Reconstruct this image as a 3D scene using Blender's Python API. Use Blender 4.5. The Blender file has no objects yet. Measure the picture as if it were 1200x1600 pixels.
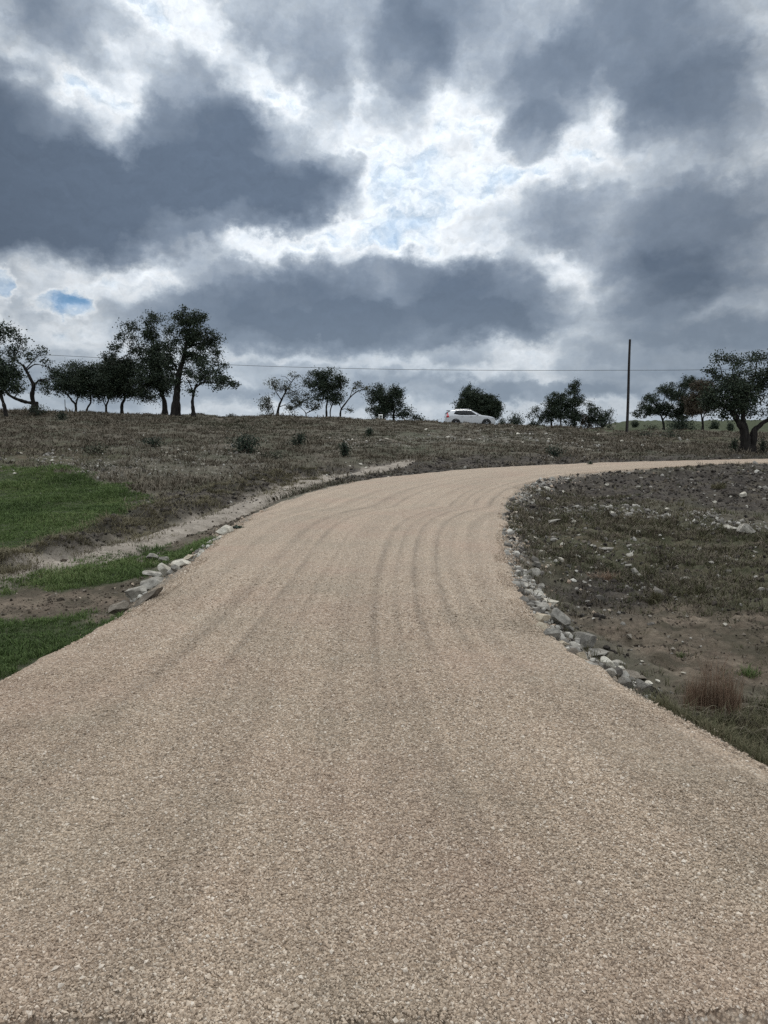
import bpy, math, random
import numpy as np
from mathutils import Vector, Matrix, noise as mnoise

S = bpy.context.scene
COL = S.collection
R = math.radians

# ---------------------------------------------------------------- camera
EYE = 1.6
PITCH = R(6.27)
FPX = 1202.0                       # focal length in photograph pixels (1200 x 1600)
cam_d = bpy.data.cameras.new('camera')
cam_d.sensor_fit = 'VERTICAL'
cam_d.sensor_height = 24.0
cam_d.lens = 12.0 * FPX / 800.0
cam_d.clip_start = 0.05
cam_d.clip_end = 6000.0
cam = bpy.data.objects.new('camera', cam_d)
cam.location = (0, 0, EYE)
cam.rotation_euler = (R(90) - PITCH, 0, 0)
COL.objects.link(cam)
S.camera = cam


def ray(px, py):
    x = (px - 600.0) / FPX
    y = (800.0 - py) / FPX
    return (x, math.cos(PITCH) + y * math.sin(PITCH), -math.sin(PITCH) + y * math.cos(PITCH))


def plan(px, py, z=0.0):
    """ground point at height z seen at a photograph pixel"""
    d = ray(px, py)
    t = (z - EYE) / d[2]
    return (d[0] * t, d[1] * t)


def at_depth(px, py, Y):
    """world point seen at a photograph pixel, Y metres in front"""
    d = ray(px, py)
    t = Y / d[1]
    return (d[0] * t, Y, EYE + d[2] * t)


# ---------------------------------------------------------------- render settings
S.render.engine = 'CYCLES'
S.view_settings.view_transform = 'Standard'
S.view_settings.look = 'None'
S.view_settings.exposure = 0.0
S.view_settings.gamma = 1.0
S.view_settings.use_curve_mapping = False
S.cycles.max_bounces = 4
S.cycles.diffuse_bounces = 2
S.cycles.glossy_bounces = 2
S.cycles.transmission_bounces = 2
S.cycles.transparent_max_bounces = 4
S.cycles.caustics_reflective = False
S.cycles.caustics_refractive = False
S.cycles.use_denoising = False

# ---------------------------------------------------------------- sun behind thin cloud
SUN_EL = R(40.0)
SUN_AZ = R(3.0)                    # clockwise from +Y
sun_d = bpy.data.lights.new('sun', 'SUN')
sun_d.energy = 1.5
sun_d.angle = R(22.0)
sun_d.color = (1.0, 0.95, 0.87)
sun = bpy.data.objects.new('sun', sun_d)
sdir = Vector((math.sin(SUN_AZ) * math.cos(SUN_EL), math.cos(SUN_AZ) * math.cos(SUN_EL), math.sin(SUN_EL)))
sun.rotation_euler = sdir.to_track_quat('Z', 'Y').to_euler()
sun.location = (0, 60, 60)
COL.objects.link(sun)

# ---------------------------------------------------------------- sky: Nishita air seen through broken cloud
world = bpy.data.worlds.new('World')
S.world = world
world.use_nodes = True
world.cycles.sampling_method = 'MANUAL'
world.cycles.sample_map_resolution = 256


class G:
    """small helper to write node trees as expressions"""
    def __init__(s, tree):
        s.t = tree
        s.n = tree.nodes
        s.l = tree.links

    def put(s, sock, v):
        if v is None:
            return
        if isinstance(v, bpy.types.NodeSocket):
            s.l.new(v, sock)
        else:
            sock.default_value = v

    def math(s, op, a, b=None, c=None, clamp=False):
        n = s.n.new('ShaderNodeMath')
        n.operation = op
        n.use_clamp = clamp
        s.put(n.inputs[0], a)
        s.put(n.inputs[1], b)
        s.put(n.inputs[2], c)
        return n.outputs[0]

    def vmath(s, op, a, b=None, c=None, out=0):
        n = s.n.new('ShaderNodeVectorMath')
        n.operation = op
        s.put(n.inputs[0], a)
        s.put(n.inputs[1], b)
        if c is not None:
            s.put(n.inputs[2], c)
        return n.outputs[out]

    def scale(s, a, f):
        n = s.n.new('ShaderNodeVectorMath')
        n.operation = 'SCALE'
        s.put(n.inputs[0], a)
        s.put(n.inputs['Scale'], f)
        return n.outputs[0]

    def noise(s, vec, scale, detail=4, rough=0.55, lac=2.0, dist=0.0, dim='3D', col=False):
        n = s.n.new('ShaderNodeTexNoise')
        n.noise_dimensions = dim
        s.put(n.inputs['Vector'], vec)
        n.inputs['Scale'].default_value = scale
        n.inputs['Detail'].default_value = detail
        n.inputs['Roughness'].default_value = rough
        n.inputs['Lacunarity'].default_value = lac
        n.inputs['Distortion'].default_value = dist
        return n.outputs['Color' if col else 'Fac']

    def voro(s, vec, scale, out='Color', feature='F1', rand=1.0):
        n = s.n.new('ShaderNodeTexVoronoi')
        n.feature = feature
        s.put(n.inputs['Vector'], vec)
        n.inputs['Scale'].default_value = scale
        n.inputs['Randomness'].default_value = rand
        return n.outputs[out]

    def ramp(s, fac, stops, interp='LINEAR'):
        n = s.n.new('ShaderNodeValToRGB')
        n.color_ramp.interpolation = interp
        e = n.color_ramp.elements
        while len(e) < len(stops):
            e.new(0.5)
        for k, (p, c) in enumerate(stops):
            e[k].position = p
            e[k].color = (c[0], c[1], c[2], 1) if not isinstance(c, (int, float)) else (c, c, c, 1)
        s.put(n.inputs[0], fac)
        return n.outputs[0]

    def mix(s, fac, a, b, mode='MIX'):
        n = s.n.new('ShaderNodeMix')
        n.data_type = 'RGBA'
        n.blend_type = mode
        s.put(n.inputs[0], fac)
        s.put(n.inputs[6], a if isinstance(a, bpy.types.NodeSocket) else (*a, 1))
        s.put(n.inputs[7], b if isinstance(b, bpy.types.NodeSocket) else (*b, 1))
        return n.outputs[2]

    def maprange(s, v, a, b, c=0.0, d=1.0, smooth=False):
        n = s.n.new('ShaderNodeMapRange')
        n.interpolation_type = 'SMOOTHSTEP' if smooth else 'LINEAR'
        s.put(n.inputs[0], v)
        for k, q in enumerate((a, b, c, d)):
            n.inputs[1 + k].default_value = q
        return n.outputs[0]

    def xyz(s, v):
        n = s.n.new('ShaderNodeSeparateXYZ')
        s.put(n.inputs[0], v)
        return n.outputs

    def comb(s, x, y, z):
        n = s.n.new('ShaderNodeCombineXYZ')
        s.put(n.inputs[0], x)
        s.put(n.inputs[1], y)
        s.put(n.inputs[2], z)
        return n.outputs[0]

    def attr(s, name, out='Fac'):
        n = s.n.new('ShaderNodeAttribute')
        n.attribute_name = name
        return n.outputs[out]


def sky_uv(px, py):
    d = Vector(ray(px, py)).normalized()
    return math.atan2(d.x, d.y) * 12.02, math.asin(d.z) * 12.02


# broken cloud deck: centre, half-axes (1/100 of 0.0832 deg units), tilt, optical thickness
CLOUDS = [
    # (x, y, rx, ry, tilt_deg, weight)
    # heart-shaped bank on the left
    (20, 270, 185, 125, -8, .44), (110, 322, 230, 70, 0, .26), (-70, 240, 130, 120, 0, .26),
    (318, 205, 105, 105, 0, .42), (400, 262, 150, 88, -10, .34), (280, 315, 250, 62, 3, .30), (522, 262, 52, 30, 0, .16), (470, 300, 70, 50, 0, .16),
    # grey patch in the top left
    (125, 38, 115, 64, -14, .26), (10, 18, 90, 60, 0, .12), (165, 112, 26, 36, 0, .08),
    # low cloud in the middle with a bright crest
    (600, 468, 270, 74, -3, .40), (420, 482, 190, 58, 3, .26), (280, 492, 130, 46, 4, .20), (600, 508, 250, 42, 3, .24), (760, 462, 105, 60, 4, .18),
    (320, 396, 62, 34, 0, .18), (690, 425, 80, 44, 0, .14),
    # high band along the top
    (560, 20, 220, 85, 0, .25), (640, 85, 70, 66, 40, .20), (860, 25, 220, 100, 0, .21), (1090, 40, 190, 110, 0, .17), (1000, 90, 190, 80, 0, .11),
    (1085, 175, 130, 78, 0, .29), (838, 205, 50, 48, 0, .26), (860, 140, 90, 60, 0, .16), (440, 75, 80, 50, 0, .07),
    (520, 155, 36, 46, 20, .14), (620, 180, 50, 50, 0, .08), (1130, 205, 80, 46, 0, .08),
    # right hand bank
    (1000, 350, 180, 76, -8, .27), (1140, 365, 150, 88, 0, .22), (1030, 430, 105, 46, -5, .17), (830, 345, 110, 50, 0, .12), (1195, 300, 50, 60, 0, .08),
    (1140, 480, 170, 56, 0, .24), (960, 490, 130, 44, 10, .14), (1120, 548, 190, 42, 0, .24), (920, 560, 50, 40, 0, .08),
    # low stripes near the skyline
    (560, 612, 240, 24, 0, .16), (180, 612, 260, 22, 0, .14), (860, 612, 150, 18, -3, .20), (700, 556, 60, 26, 0, .17), (1050, 604, 190, 22, 0, .15),
    (420, 578, 150, 16, 0, .12), (420, 540, 70, 14, 0, .10), (60, 572, 110, 22, 0, .10), (50, 482, 34, 30, 0, .12), (610, 590, 60, 14, 0, .1), (790, 600, 50, 20, 0, .12),
    # openings
    (245, 112, 90, 34, -14, -.12), 
    (100, 470, 40, 22, -10, -0.21), (0, 445, 18, 22, 0, -0.20), (575, 356, 95, 18, 0, -0.066), (600, 300, 110, 75, 0, -0.040), (720, 215, 60, 44, 0, -0.025), (640, 345, 40, 20, 30, -0.022),
    (330, 70, 120, 40, -30, -0.066), (55, 120, 110, 46, 0, -0.04), (178, 190, 40, 80, 12, -0.10), (430, 160, 120, 40, -35, -0.088), (360, 330, 38, 24, 0, -0.099),
    (936, 165, 26, 48, 10, -0.121), (960, 262, 220, 26, 3, -0.069), (500, 388, 290, 17, 0, -0.088), (310, 365, 120, 16, 0, -0.055), (1188, 120, 34, 80, 0, -0.099), (745, 175, 70, 40, 0, -0.033),
    (110, 415, 110, 22, 0, -0.055), (60, 520, 120, 20, 0, -0.033), (860, 540, 60, 34, 20, -0.072), (700, 520, 90, 12, 12, -0.055), (860, 420, 26, 36, 30, -0.055), (770, 375, 60, 24, 30, -0.055),
    (400, 630, 190, 12, 0, -0.055), (1010, 630, 200, 10, 0, -0.066), (440, 60, 22, 40, 10, -0.066), (590, 250, 26, 60, 10, -0.033),
]


def build_sky():
    g = G(world.node_tree)
    g.n.clear()
    out = g.n.new('ShaderNodeOutputWorld')
    bg = g.n.new('ShaderNodeBackground')
    bg.inputs['Strength'].default_value = 0.12
    g.l.new(bg.outputs[0], out.inputs[0])
    tc = g.n.new('ShaderNodeTexCoord')
    d = g.vmath('NORMALIZE', tc.outputs['Generated'])
    x, y, z = g.xyz(d)
    el = g.math('ARCSINE', z)
    az = g.math('ARCTAN2', x, y)
    U = g.math('MULTIPLY', az, 12.02)
    V = g.math('MULTIPLY', el, 12.02)
    uv = g.comb(U, V, 0.0)
    # cloud-deck coordinates: stretch sideways towards the skyline
    k = g.math('DIVIDE', 1.0, g.math('ADD', g.math('ABSOLUTE', z), 0.22))
    deck = g.comb(g.math('MULTIPLY', x, k), g.math('MULTIPLY', y, k), 0.0)
    skyv = g.comb(U, g.math('MULTIPLY', V, 1.25), 3.7)
    # billow warp
    w1 = g.vmath('SUBTRACT', g.noise(skyv, 0.62, 3, 0.5, col=True), (0.5, 0.5, 0.5))
    w2 = g.vmath('SUBTRACT', g.noise(skyv, 1.9, 6, 0.62, col=True), (0.5, 0.5, 0.5))
    wuv = g.vmath('ADD', uv, g.vmath('MULTIPLY', w1, (0.75, 0.6, 0.0)))
    wuv = g.vmath('ADD', wuv, g.vmath('MULTIPLY', w2, (0.75, 0.7, 0.0)))
    D = None
    for (px, py, rx, ry, tilt, w) in CLOUDS:
        cu, cv = sky_uv(px, py)
        m = g.n.new('ShaderNodeMapping')
        m.vector_type = 'TEXTURE'
        g.l.new(wuv, m.inputs['Vector'])
        m.inputs['Location'].default_value = (cu, cv, 0)
        m.inputs['Rotation'].default_value = (0, 0, R(tilt))
        m.inputs['Scale'].default_value = (rx * 1.25 / 100, ry * 1.25 / 100, 1)
        gr = g.n.new('ShaderNodeTexGradient')
        gr.gradient_type = 'SPHERICAL'
        g.l.new(m.outputs[0], gr.inputs[0])
        b = g.maprange(gr.outputs['Fac'], 0.02, 0.52, 0.0, 1.0, True)
        D = g.math('MULTIPLY_ADD', b, w, 0.0 if D is None else D)
    n1 = g.noise(skyv, 0.85, 6, 0.60, dist=0.15)
    n2 = g.noise(deck, 6.0, 5, 0.6, dist=0.2)
    n3 = g.noise(g.vmath('ADD', skyv, g.scale(w2, 0.8)), 2.4, 6, 0.6)
    # ragged at the rims, smooth inside the thick bases
    calm = g.maprange(D, 0.10, 0.55, 1.0, 0.82, True)
    nz = g.math('MULTIPLY', g.math('SUBTRACT', n1, 0.5), 0.42)
    nz = g.math('MULTIPLY_ADD', g.math('SUBTRACT', n3, 0.5), 0.34, nz)
    nz = g.math('MULTIPLY_ADD', g.math('SUBTRACT', n2, 0.5), 0.12, nz)
    D = g.math('MULTIPLY_ADD', nz, calm, D)
    D = g.math('ADD', D, g.maprange(V, 0.2, 2.2, 0.40, 0.30, True))
    thick = g.ramp(D, [
        (0.00, (.20, .37, .66)), (0.08, (.36, .52, .74)), (0.17, (.54, .66, .80)), (0.25, (.76, .83, .90)), (0.30, (.82, .865, .91)), (0.37, (.66, .715, .775)),
        (0.46, (.475, .535, .605)), (0.58, (.325, .38, .455)), (0.74, (.208, .258, .332)), (1.0, (.122, .162, .225))], 'LINEAR')
    # light let through towards the sun
    sd = g.vmath('DOT_PRODUCT', d, tuple(Vector(ray(560, 90)).normalized()), out=1)
    glow = g.maprange(sd, 0.86, 1.0, 0.80, 1.14, True)
    # puffs: brighter on the side towards the sun
    n3b = g.noise(g.vmath('ADD', g.vmath('ADD', skyv, g.scale(w2, 0.8)), (0.0, 0.10, 0.0)), 2.4, 6, 0.6)
    relief = g.math('MULTIPLY_ADD', g.math('MULTIPLY', g.math('SUBTRACT', n3, n3b), g.maprange(D, 0.3, 0.75, 0.9, 0.35)), 1.0, 1.0)
    glow = g.math('MULTIPLY', glow, relief)
    # unseen sky behind and overhead, brightened to put more light on the ground
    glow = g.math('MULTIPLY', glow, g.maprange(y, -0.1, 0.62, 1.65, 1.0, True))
    glow = g.math('MULTIPLY', glow, g.maprange(z, 0.52, 0.75, 1.0, 1.25, True))
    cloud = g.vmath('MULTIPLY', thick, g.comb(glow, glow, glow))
    # dirty white and grey-blue air low over the skyline
    low = g.maprange(V, 0.1, 2.6, 1.0, 0.0, True)
    cloud = g.mix(g.math('MULTIPLY', low, 0.35), cloud, (.36, .44, .52))
    # Nishita air
    sky = g.n.new('ShaderNodeTexSky')
    sky.sky_type = 'NISHITA'
    sky.sun_disc = False
    sky.sun_elevation = SUN_EL
    sky.sun_rotation = SUN_AZ
    air = g.scale(sky.outputs[0], 1.0)
    cl = g.scale(cloud, 1.0 / 0.12)
    cover = g.maprange(D, -0.02, 0.13, 0.0, 1.0, True)
    air = g.vmath('MULTIPLY', air, (0.17, 0.30, 0.44))
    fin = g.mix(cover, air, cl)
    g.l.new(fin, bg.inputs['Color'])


build_sky()


# ================================================================ helpers
rng = np.random.default_rng(7)


def _hash(ix, iy, seed):
    h = (ix.astype(np.int64) * 374761393 + iy.astype(np.int64) * 668265263 + seed * 974634777) & 0xFFFFFFFF
    h = ((h ^ (h >> 13)) * 1274126177) & 0xFFFFFFFF
    return ((h ^ (h >> 16)) & 0xFFFF) / 65535.0


def vnoise(x, y, seed=0):
    x = np.asarray(x, float)
    y = np.asarray(y, float)
    x0 = np.floor(x)
    y0 = np.floor(y)
    fx = x - x0
    fy = y - y0
    fx = fx * fx * fx * (fx * (fx * 6 - 15) + 10)
    fy = fy * fy * fy * (fy * (fy * 6 - 15) + 10)
    a = _hash(x0, y0, seed)
    b = _hash(x0 + 1, y0, seed)
    c = _hash(x0, y0 + 1, seed)
    d = _hash(x0 + 1, y0 + 1, seed)
    return (a + (b - a) * fx) * (1 - fy) + (c + (d - c) * fx) * fy - 0.5


def fbm(x, y, octaves=4, seed=0, gain=0.5):
    s = 0.0
    a = 1.0
    for o in range(octaves):
        s = s + a * vnoise(x * (2.03 ** o) + 17.3 * o, y * (2.03 ** o) - 9.1 * o, seed + o)
        a *= gain
    return s


def sstep(a, b, x):
    t = np.clip((x - a) / (b - a), 0, 1)
    return t * t * (3 - 2 * t)


def new_mat(name, rough=0.9, spec=0.3):
    m = bpy.data.materials.new(name)
    m.use_nodes = True
    g = G(m.node_tree)
    b = m.node_tree.nodes['Principled BSDF']
    b.inputs['Roughness'].default_value = rough
    b.inputs['Specular IOR Level'].default_value = spec
    return m, g, b


def bump(g, b, height, strength, dist):
    n = g.n.new('ShaderNodeBump')
    n.inputs['Strength'].default_value = strength
    n.inputs['Distance'].default_value = dist
    g.l.new(height, n.inputs['Height'])
    g.l.new(n.outputs[0], b.inputs['Normal'])


def tag(o, label=None, cat=None, group=None, kind=None):
    if label:
        o['label'] = label
    if cat:
        o['category'] = cat
    if group:
        o['group'] = group
    if kind:
        o['kind'] = kind
    return o


def link(o, parent=None):
    COL.objects.link(o)
    if parent is not None:
        o.parent = parent
    return o


def empty(name, loc, rz=0.0):
    o = bpy.data.objects.new(name, None)
    o.empty_display_size = 0.3
    o.location = loc
    o.rotation_euler = (0, 0, rz)
    return link(o)


def np_mesh(name, verts, faces, mat=None, smooth=False, attrs=None, parent=None):
    """verts (n,3); faces (m,k) constant k; attrs: name -> per-vertex floats"""
    verts = np.ascontiguousarray(verts, np.float32)
    faces = np.ascontiguousarray(faces, np.int32)
    me = bpy.data.meshes.new(name)
    me.vertices.add(len(verts))
    me.vertices.foreach_set('co', verts.ravel())
    k = faces.shape[1]
    me.loops.add(faces.size)
    me.loops.foreach_set('vertex_index', faces.ravel())
    me.polygons.add(len(faces))
    me.polygons.foreach_set('loop_start', np.arange(0, faces.size, k, dtype=np.int32))
    me.polygons.foreach_set('loop_total', np.full(len(faces), k, np.int32))
    me.polygons.foreach_set('use_smooth', np.full(len(faces), smooth, bool))
    for an, av in (attrs or {}).items():
        a = me.attributes.new(an, 'FLOAT', 'POINT')
        a.data.foreach_set('value', np.ascontiguousarray(av, np.float32))
    me.update(calc_edges=True)
    if mat is not None:
        me.materials.append(mat)
    o = bpy.data.objects.new(name, me)
    return link(o, parent)


def catmull(P, n):
    P = np.asarray(P, float)
    Q = np.vstack([2 * P[0] - P[1], P, 2 * P[-1] - P[-2]])
    out = []
    for i in range(1, len(Q) - 2):
        t = np.linspace(0, 1, n, endpoint=False)[:, None]
        p0, p1, p2, p3 = Q[i - 1], Q[i], Q[i + 1], Q[i + 2]
        out.append(0.5 * (2 * p1 + (p2 - p0) * t + (2 * p0 - 5 * p1 + 4 * p2 - p3) * t ** 2 + (3 * p1 - p0 - 3 * p2 + p3) * t ** 3))
    out.append(P[-1:])
    return np.vstack(out)


def resample(P, n):
    d = np.r_[0, np.cumsum(np.hypot(*np.diff(P, axis=0).T))]
    s = np.linspace(0, d[-1], n)
    return np.c_[np.interp(s, d, P[:, 0]), np.interp(s, d, P[:, 1])]


def seg_dist(X, Y, P):
    """distance to polyline, and side (>0: left of travel) at the nearest segment"""
    best = np.full(X.shape, 1e9)
    side = np.zeros(X.shape)
    for (ax, ay), (bx, by) in zip(P[:-1], P[1:]):
        dx, dy = bx - ax, by - ay
        L = dx * dx + dy * dy + 1e-12
        t = np.clip(((X - ax) * dx + (Y - ay) * dy) / L, 0, 1)
        ex, ey = X - ax - t * dx, Y - ay - t * dy
        d = ex * ex + ey * ey
        k = d < best
        best = np.where(k, d, best)
        side = np.where(k, dx * ey - dy * ex, side)
    return np.sqrt(best), side


# ================================================================ road outline (plan view, metres)
RL_PX = [(0, 1055), (90, 1010), (185, 961), (250, 919), (300, 879), (340, 842), (400, 801), (475, 771), (560, 750), (640, 740), (740, 731.5),
         (850, 725.5), (950, 721.8), (1100, 718.3), (1200, 716.2)]
RR_PX = [(1200, 1190), (1130, 1148), (1025, 1092), (960, 1058), (900, 1022), (860, 988), (830, 955), (803, 910), (787, 868), (780, 822), (786, 785),
         (802, 765), (830, 751), (872, 741.5), (940, 734.5), (1050, 727.5), (1200, 721.2)]
RL = [(-4.3, 0.6), (-3.45, 1.9), (-2.9, 3.3)] + [plan(*p) for p in RL_PX] + [(32.0, 43.0), (60.0, 50.0)]
RR = [(3.6, 0.6), (2.75, 1.9), (2.2, 2.75)] + [plan(*p) for p in RR_PX] + [(31.0, 38.6), (60.0, 45.0)]
RLs = catmull(RL, 10)
RRs = catmull(RR, 10)


def split_resample(P, ycut, n1, n2):
    k = int(np.argmax(P[:, 1] > ycut))
    a = resample(P[:k + 1], n1)
    b = resample(P[k:], n2)
    return np.vstack([a, b[1:]])


N1, N2 = 260, 300
EL = split_resample(RLs, 15.0, N1, N2)
ER = split_resample(RRs, 15.5, N1, N2)
_ELc = EL[::6]
_ERc = ER[::6]


def road_fields(X, Y):
    """signed distance outside the road (positive outside) and which side"""
    dl, sl = seg_dist(X, Y, _ELc)
    dr, sr = seg_dist(X, Y, _ERc)
    outl = sl > 0
    outr = sr < 0
    inside = (~outl) & (~outr)
    left = np.where(outl & outr, dl < dr, outl)
    d = np.where(inside, -np.minimum(dl, dr), np.where(left, dl, dr))
    return d, left & ~inside, inside


_cx = np.array([-900, -200, 0, 300, 420, 560, 690, 770, 830, 960, 1100, 1200, 1500, 2400])
_crow = np.array([628, 640, 643, 649.5, 652, 656.5, 661.5, 664.5, 667.5, 673, 676, 680, 682, 684])
_cY = np.array([60, 60, 60, 60, 62, 64, 66, 67, 68, 74, 76, 78, 80, 80.])
_y0 = np.array([20, 21, 22, 26, 29, 30, 31.5, 33, 34.5, 37, 39, 42, 45, 45.])
BERM = np.array([plan(*p, -0.3) for p in [(-150, 915), (0, 873), (60, 858), (130, 842), (200, 815), (260, 797), (330, 778), (400, 764), (470, 752)]])
TRACK = np.array([plan(*p, -0.35) for p in [(-150, 925), (0, 893), (80, 876), (150, 861), (230, 836), (310, 811), (390, 786), (470, 764), (560, 748), (640, 738)]])


def to_px(X, Y, Z):
    """photograph pixel in which a world point falls (used to look up the surveyed ground patches)"""
    Yc = np.maximum(Y, 0.8)
    dz = Z - EYE
    c, s = math.cos(PITCH), math.sin(PITCH)
    depth = np.maximum(Yc * c - dz * s, 0.2)
    up = Yc * s + dz * c
    return 600 + FPX * X / depth, 800 - FPX * up / depth


def height(X, Y, detail=True):
    X = np.asarray(X, float)
    Y = np.asarray(Y, float)
    shp = X.shape
    X = X.ravel()
    Y = Y.ravel()
    d, left, inside = road_fields(X, Y)
    ax = 600 + 1202 * X / np.maximum(np.abs(Y), 4.0)
    zc = EYE + (668 - np.interp(ax, _cx, _crow)) * np.interp(ax, _cx, _cY) / 1202
    Yc = np.interp(ax, _cx, _cY)
    Y0 = np.interp(ax, _cx, _y0)
    low = np.interp(Y, [0, 2, 5, 9, 14, 20, 27, 33], [-.10, -.2, -.42, -.48, -.42, -.34, -.14, -.05])
    t = np.clip((Y - Y0) / (Yc - Y0), 0, 1)
    prof = 0.75 * t + 0.25 * (1 - (1 - t) ** 2)
    zl = low + (zc - low) * prof
    # falls away gently behind the crest, a low far hill to the right
    over = np.maximum(Y - Yc - 1.0, 0)
    fall = np.interp(ax, [-900, 700, 850, 960], [0.055, 0.045, 0.02, 0.004])
    zl = zl - np.minimum(over * fall, 6.0)
    farh = sstep(880, 985, ax) * sstep(105, 215, Y) * (1.0 + 0.10 * np.sin(ax * 0.011))
    zl = zl + farh * (2.75 + (ax - 980) * 0.0012) * np.where(Y > 215, np.maximum(1 - (Y - 215) / 900.0, 0), 1)
    zr = np.interp(Y, [0, 2, 4, 8, 14, 20, 27, 33, 40], [-.08, -.14, -.34, -.5, -.46, -.36, -.2, -.08, -.05])
    base = np.where(left, zl, zr)
    w = np.where(left, np.interp(Y, [4, 10, 24, 32], [0.55, 0.9, 1.4, 1.0]), np.interp(Y, [3, 8, 20, 30], [0.5, 0.75, 1.0, 1.6]))
    k = sstep(0.0, 1.0, np.clip((d - 0.02) / w, 0, 1))
    edge = -0.085
    z = np.where(inside, -0.09, edge + (base - edge) * k)
    if detail:
        dt, _ = seg_dist(X, Y, TRACK)
        tk = np.exp(-(dt / 0.7) ** 2) * (~inside)
        db, _ = seg_dist(X, Y, BERM)
        bn = fbm(X * 1.7, Y * 1.7, 4, 5)
        bw = np.interp(Y, [8, 14, 25], [0.28, 0.45, 0.9])
        z = z + np.where(inside, 0, np.exp(-(db / bw) ** 2) * (0.16 + 0.30 * bn) * k)
        amp = np.where(left, np.interp(Y, [5, 20, 30, 60, 120], [0.05, 0.10, 0.22, 0.22, 0.8]), np.interp(Y, [3, 6, 12, 30], [0.06, 0.11, 0.30, 0.36]))
        n = fbm(X * 0.55, Y * 0.55, 5, 11, 0.55) * (1 - 0.7 * tk)
        z = z + np.where(inside, 0, n * amp * k)
        z = z + np.where(inside, 0, fbm(X * 5.0, Y * 5.0, 3, 31) * np.where(left, 0.035, 0.075) * k * (1 - 0.6 * tk))
        # tyre ruts of the dirt track
        for off in (-0.42, 0.42):
            z = z - np.where(inside, 0, 0.04 * np.exp(-((dt - abs(off)) / 0.16) ** 2)) * k
        # tracked-machine cleat marks on the bare dirt to the right
        pat = sstep(0.9, 0, np.hypot((X - 3.0) / 1.6, (Y - 7.6) / 1.2) - 0.3) * (~left) * (~inside)
        z = z + pat * 0.012 * np.sin((Y * 0.95 + X * 0.22 + 0.25 * fbm(X, Y, 2, 3)) * 2 * math.pi / 0.16)
    return z.reshape(shp)


def hz(x, y):
    return float(height(np.array([x]), np.array([y]))[0])


def ground_at(px, py, lift=0.0):
    """ground point seen at a photograph pixel (march along the ray)"""
    d = ray(px, py)
    t = np.geomspace(1.5, 400, 1400)
    z = EYE + d[2] * t
    h = height(d[0] * t, d[1] * t) + lift
    k = int(np.argmax(z < h))
    if k == 0:
        k = len(t) - 1
    a, b = z[k - 1] - h[k - 1], z[k] - h[k]
    f = a / (a - b) if a != b else 0
    tt = t[k - 1] + f * (t[k] - t[k - 1])
    return np.array([d[0] * tt, d[1] * tt, EYE + d[2] * tt - lift])


def poly_mask(PX, PY, poly, soft):
    """soft inside test; poly in photograph pixels"""
    P = np.asarray(poly + [poly[0]], float)
    best = np.full(PX.shape, 1e9)
    ins = np.zeros(PX.shape, bool)
    for (ax, ay), (bx, by) in zip(P[:-1], P[1:]):
        dx, dy = bx - ax, by - ay
        t = np.clip(((PX - ax) * dx + (PY - ay) * dy) / (dx * dx + dy * dy + 1e-9), 0, 1)
        best = np.minimum(best, np.hypot((PX - ax - t * dx) * 0.45, PY - ay - t * dy))
        c = ((ay > PY) != (by > PY)) & (PX < dx * (PY - ay) / (dy if dy else 1e-9) + ax)
        ins ^= c
    return sstep(-soft, soft, np.where(ins, best, -best))


GREEN = [
    ([(-900, 724), (0, 733), (120, 738), (215, 760), (240, 785), (205, 806), (130, 834), (0, 862), (-300, 905), (-900, 960)], 6),
    ([(-900, 960), (-300, 925), (0, 898), (60, 884), (215, 872), (262, 884), (236, 908), (150, 917), (0, 918), (-400, 940)], 4),
    ([(236, 868), (296, 842), (350, 836), (338, 852), (280, 884)], 4),
    ([(-900, 975), (0, 968), (120, 968), (175, 962), (60, 1040), (-40, 1090), (-500, 1300), (-900, 1300)], 5),
    ([(940, 630), (1900, 600), (1900, 676), (940, 674)], 3),
]
OLIVE = [
    ([(800, 770), (900, 780), (1010, 800), (1200, 830), (1350, 850), (1350, 960), (1200, 950), (1060, 940), (900, 930), (850, 880)], 22),
    ([(1080, 1120), (1200, 1090), (1400, 1120), (1400, 1400), (1230, 1230), (1150, 1160)], 10),
    ([(-900, 668), (0, 690), (200, 700), (120, 735), (-900, 735)], 10),
    ([(985, 676), (1110, 678), (1160, 686), (1100, 696), (960, 684)], 4),
]
DARK = [
    ([(215, 812), (262, 772), (400, 748), (560, 730), (690, 716), (850, 711), (960, 713), (1300, 706), (1300, 724), (960, 728), (700, 740), (560, 752), (420, 772), (300, 800)], 5),
    ([(800, 770), (850, 742), (960, 732), (1200, 724), (1500, 722), (1500, 800), (1200, 800), (1000, 780), (870, 800), (800, 900), (790, 830)], 10),
    ([(850, 905), (980, 890), (1080, 915), (1060, 948), (900, 952)], 12),
]
BARE = [
    ([(900, 955), (1060, 945), (1250, 940), (1400, 1000), (1400, 1090), (1180, 1085), (1050, 1070), (985, 1035), (920, 990)], 16),
    ([(-900, 950), (0, 918), (150, 917), (215, 912), (195, 955), (120, 968), (0, 968), (-900, 985)], 4),
    ([(200, 868), (330, 818), (430, 780), (370, 826), (300, 845), (240, 866)], 5),
]
STONY = [
    ([(860, 795), (960, 790), (1100, 802), (1210, 815), (1400, 820), (1400, 850), (1150, 828), (1000, 812), (880, 806)], 6),
    ([(200, 690), (350, 700), (420, 735), (300, 745), (120, 740), (0, 715)], 8),
    ([(510, 684), (700, 680), (760, 672), (960, 684), (1080, 690), (1090, 706), (900, 702), (700, 694), (520, 700)], 6),
    ([(780, 790), (830, 752), (900, 738), (900, 746), (845, 762), (808, 795), (800, 850), (830, 900), (800, 905), (778, 830)], 5),
]


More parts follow.
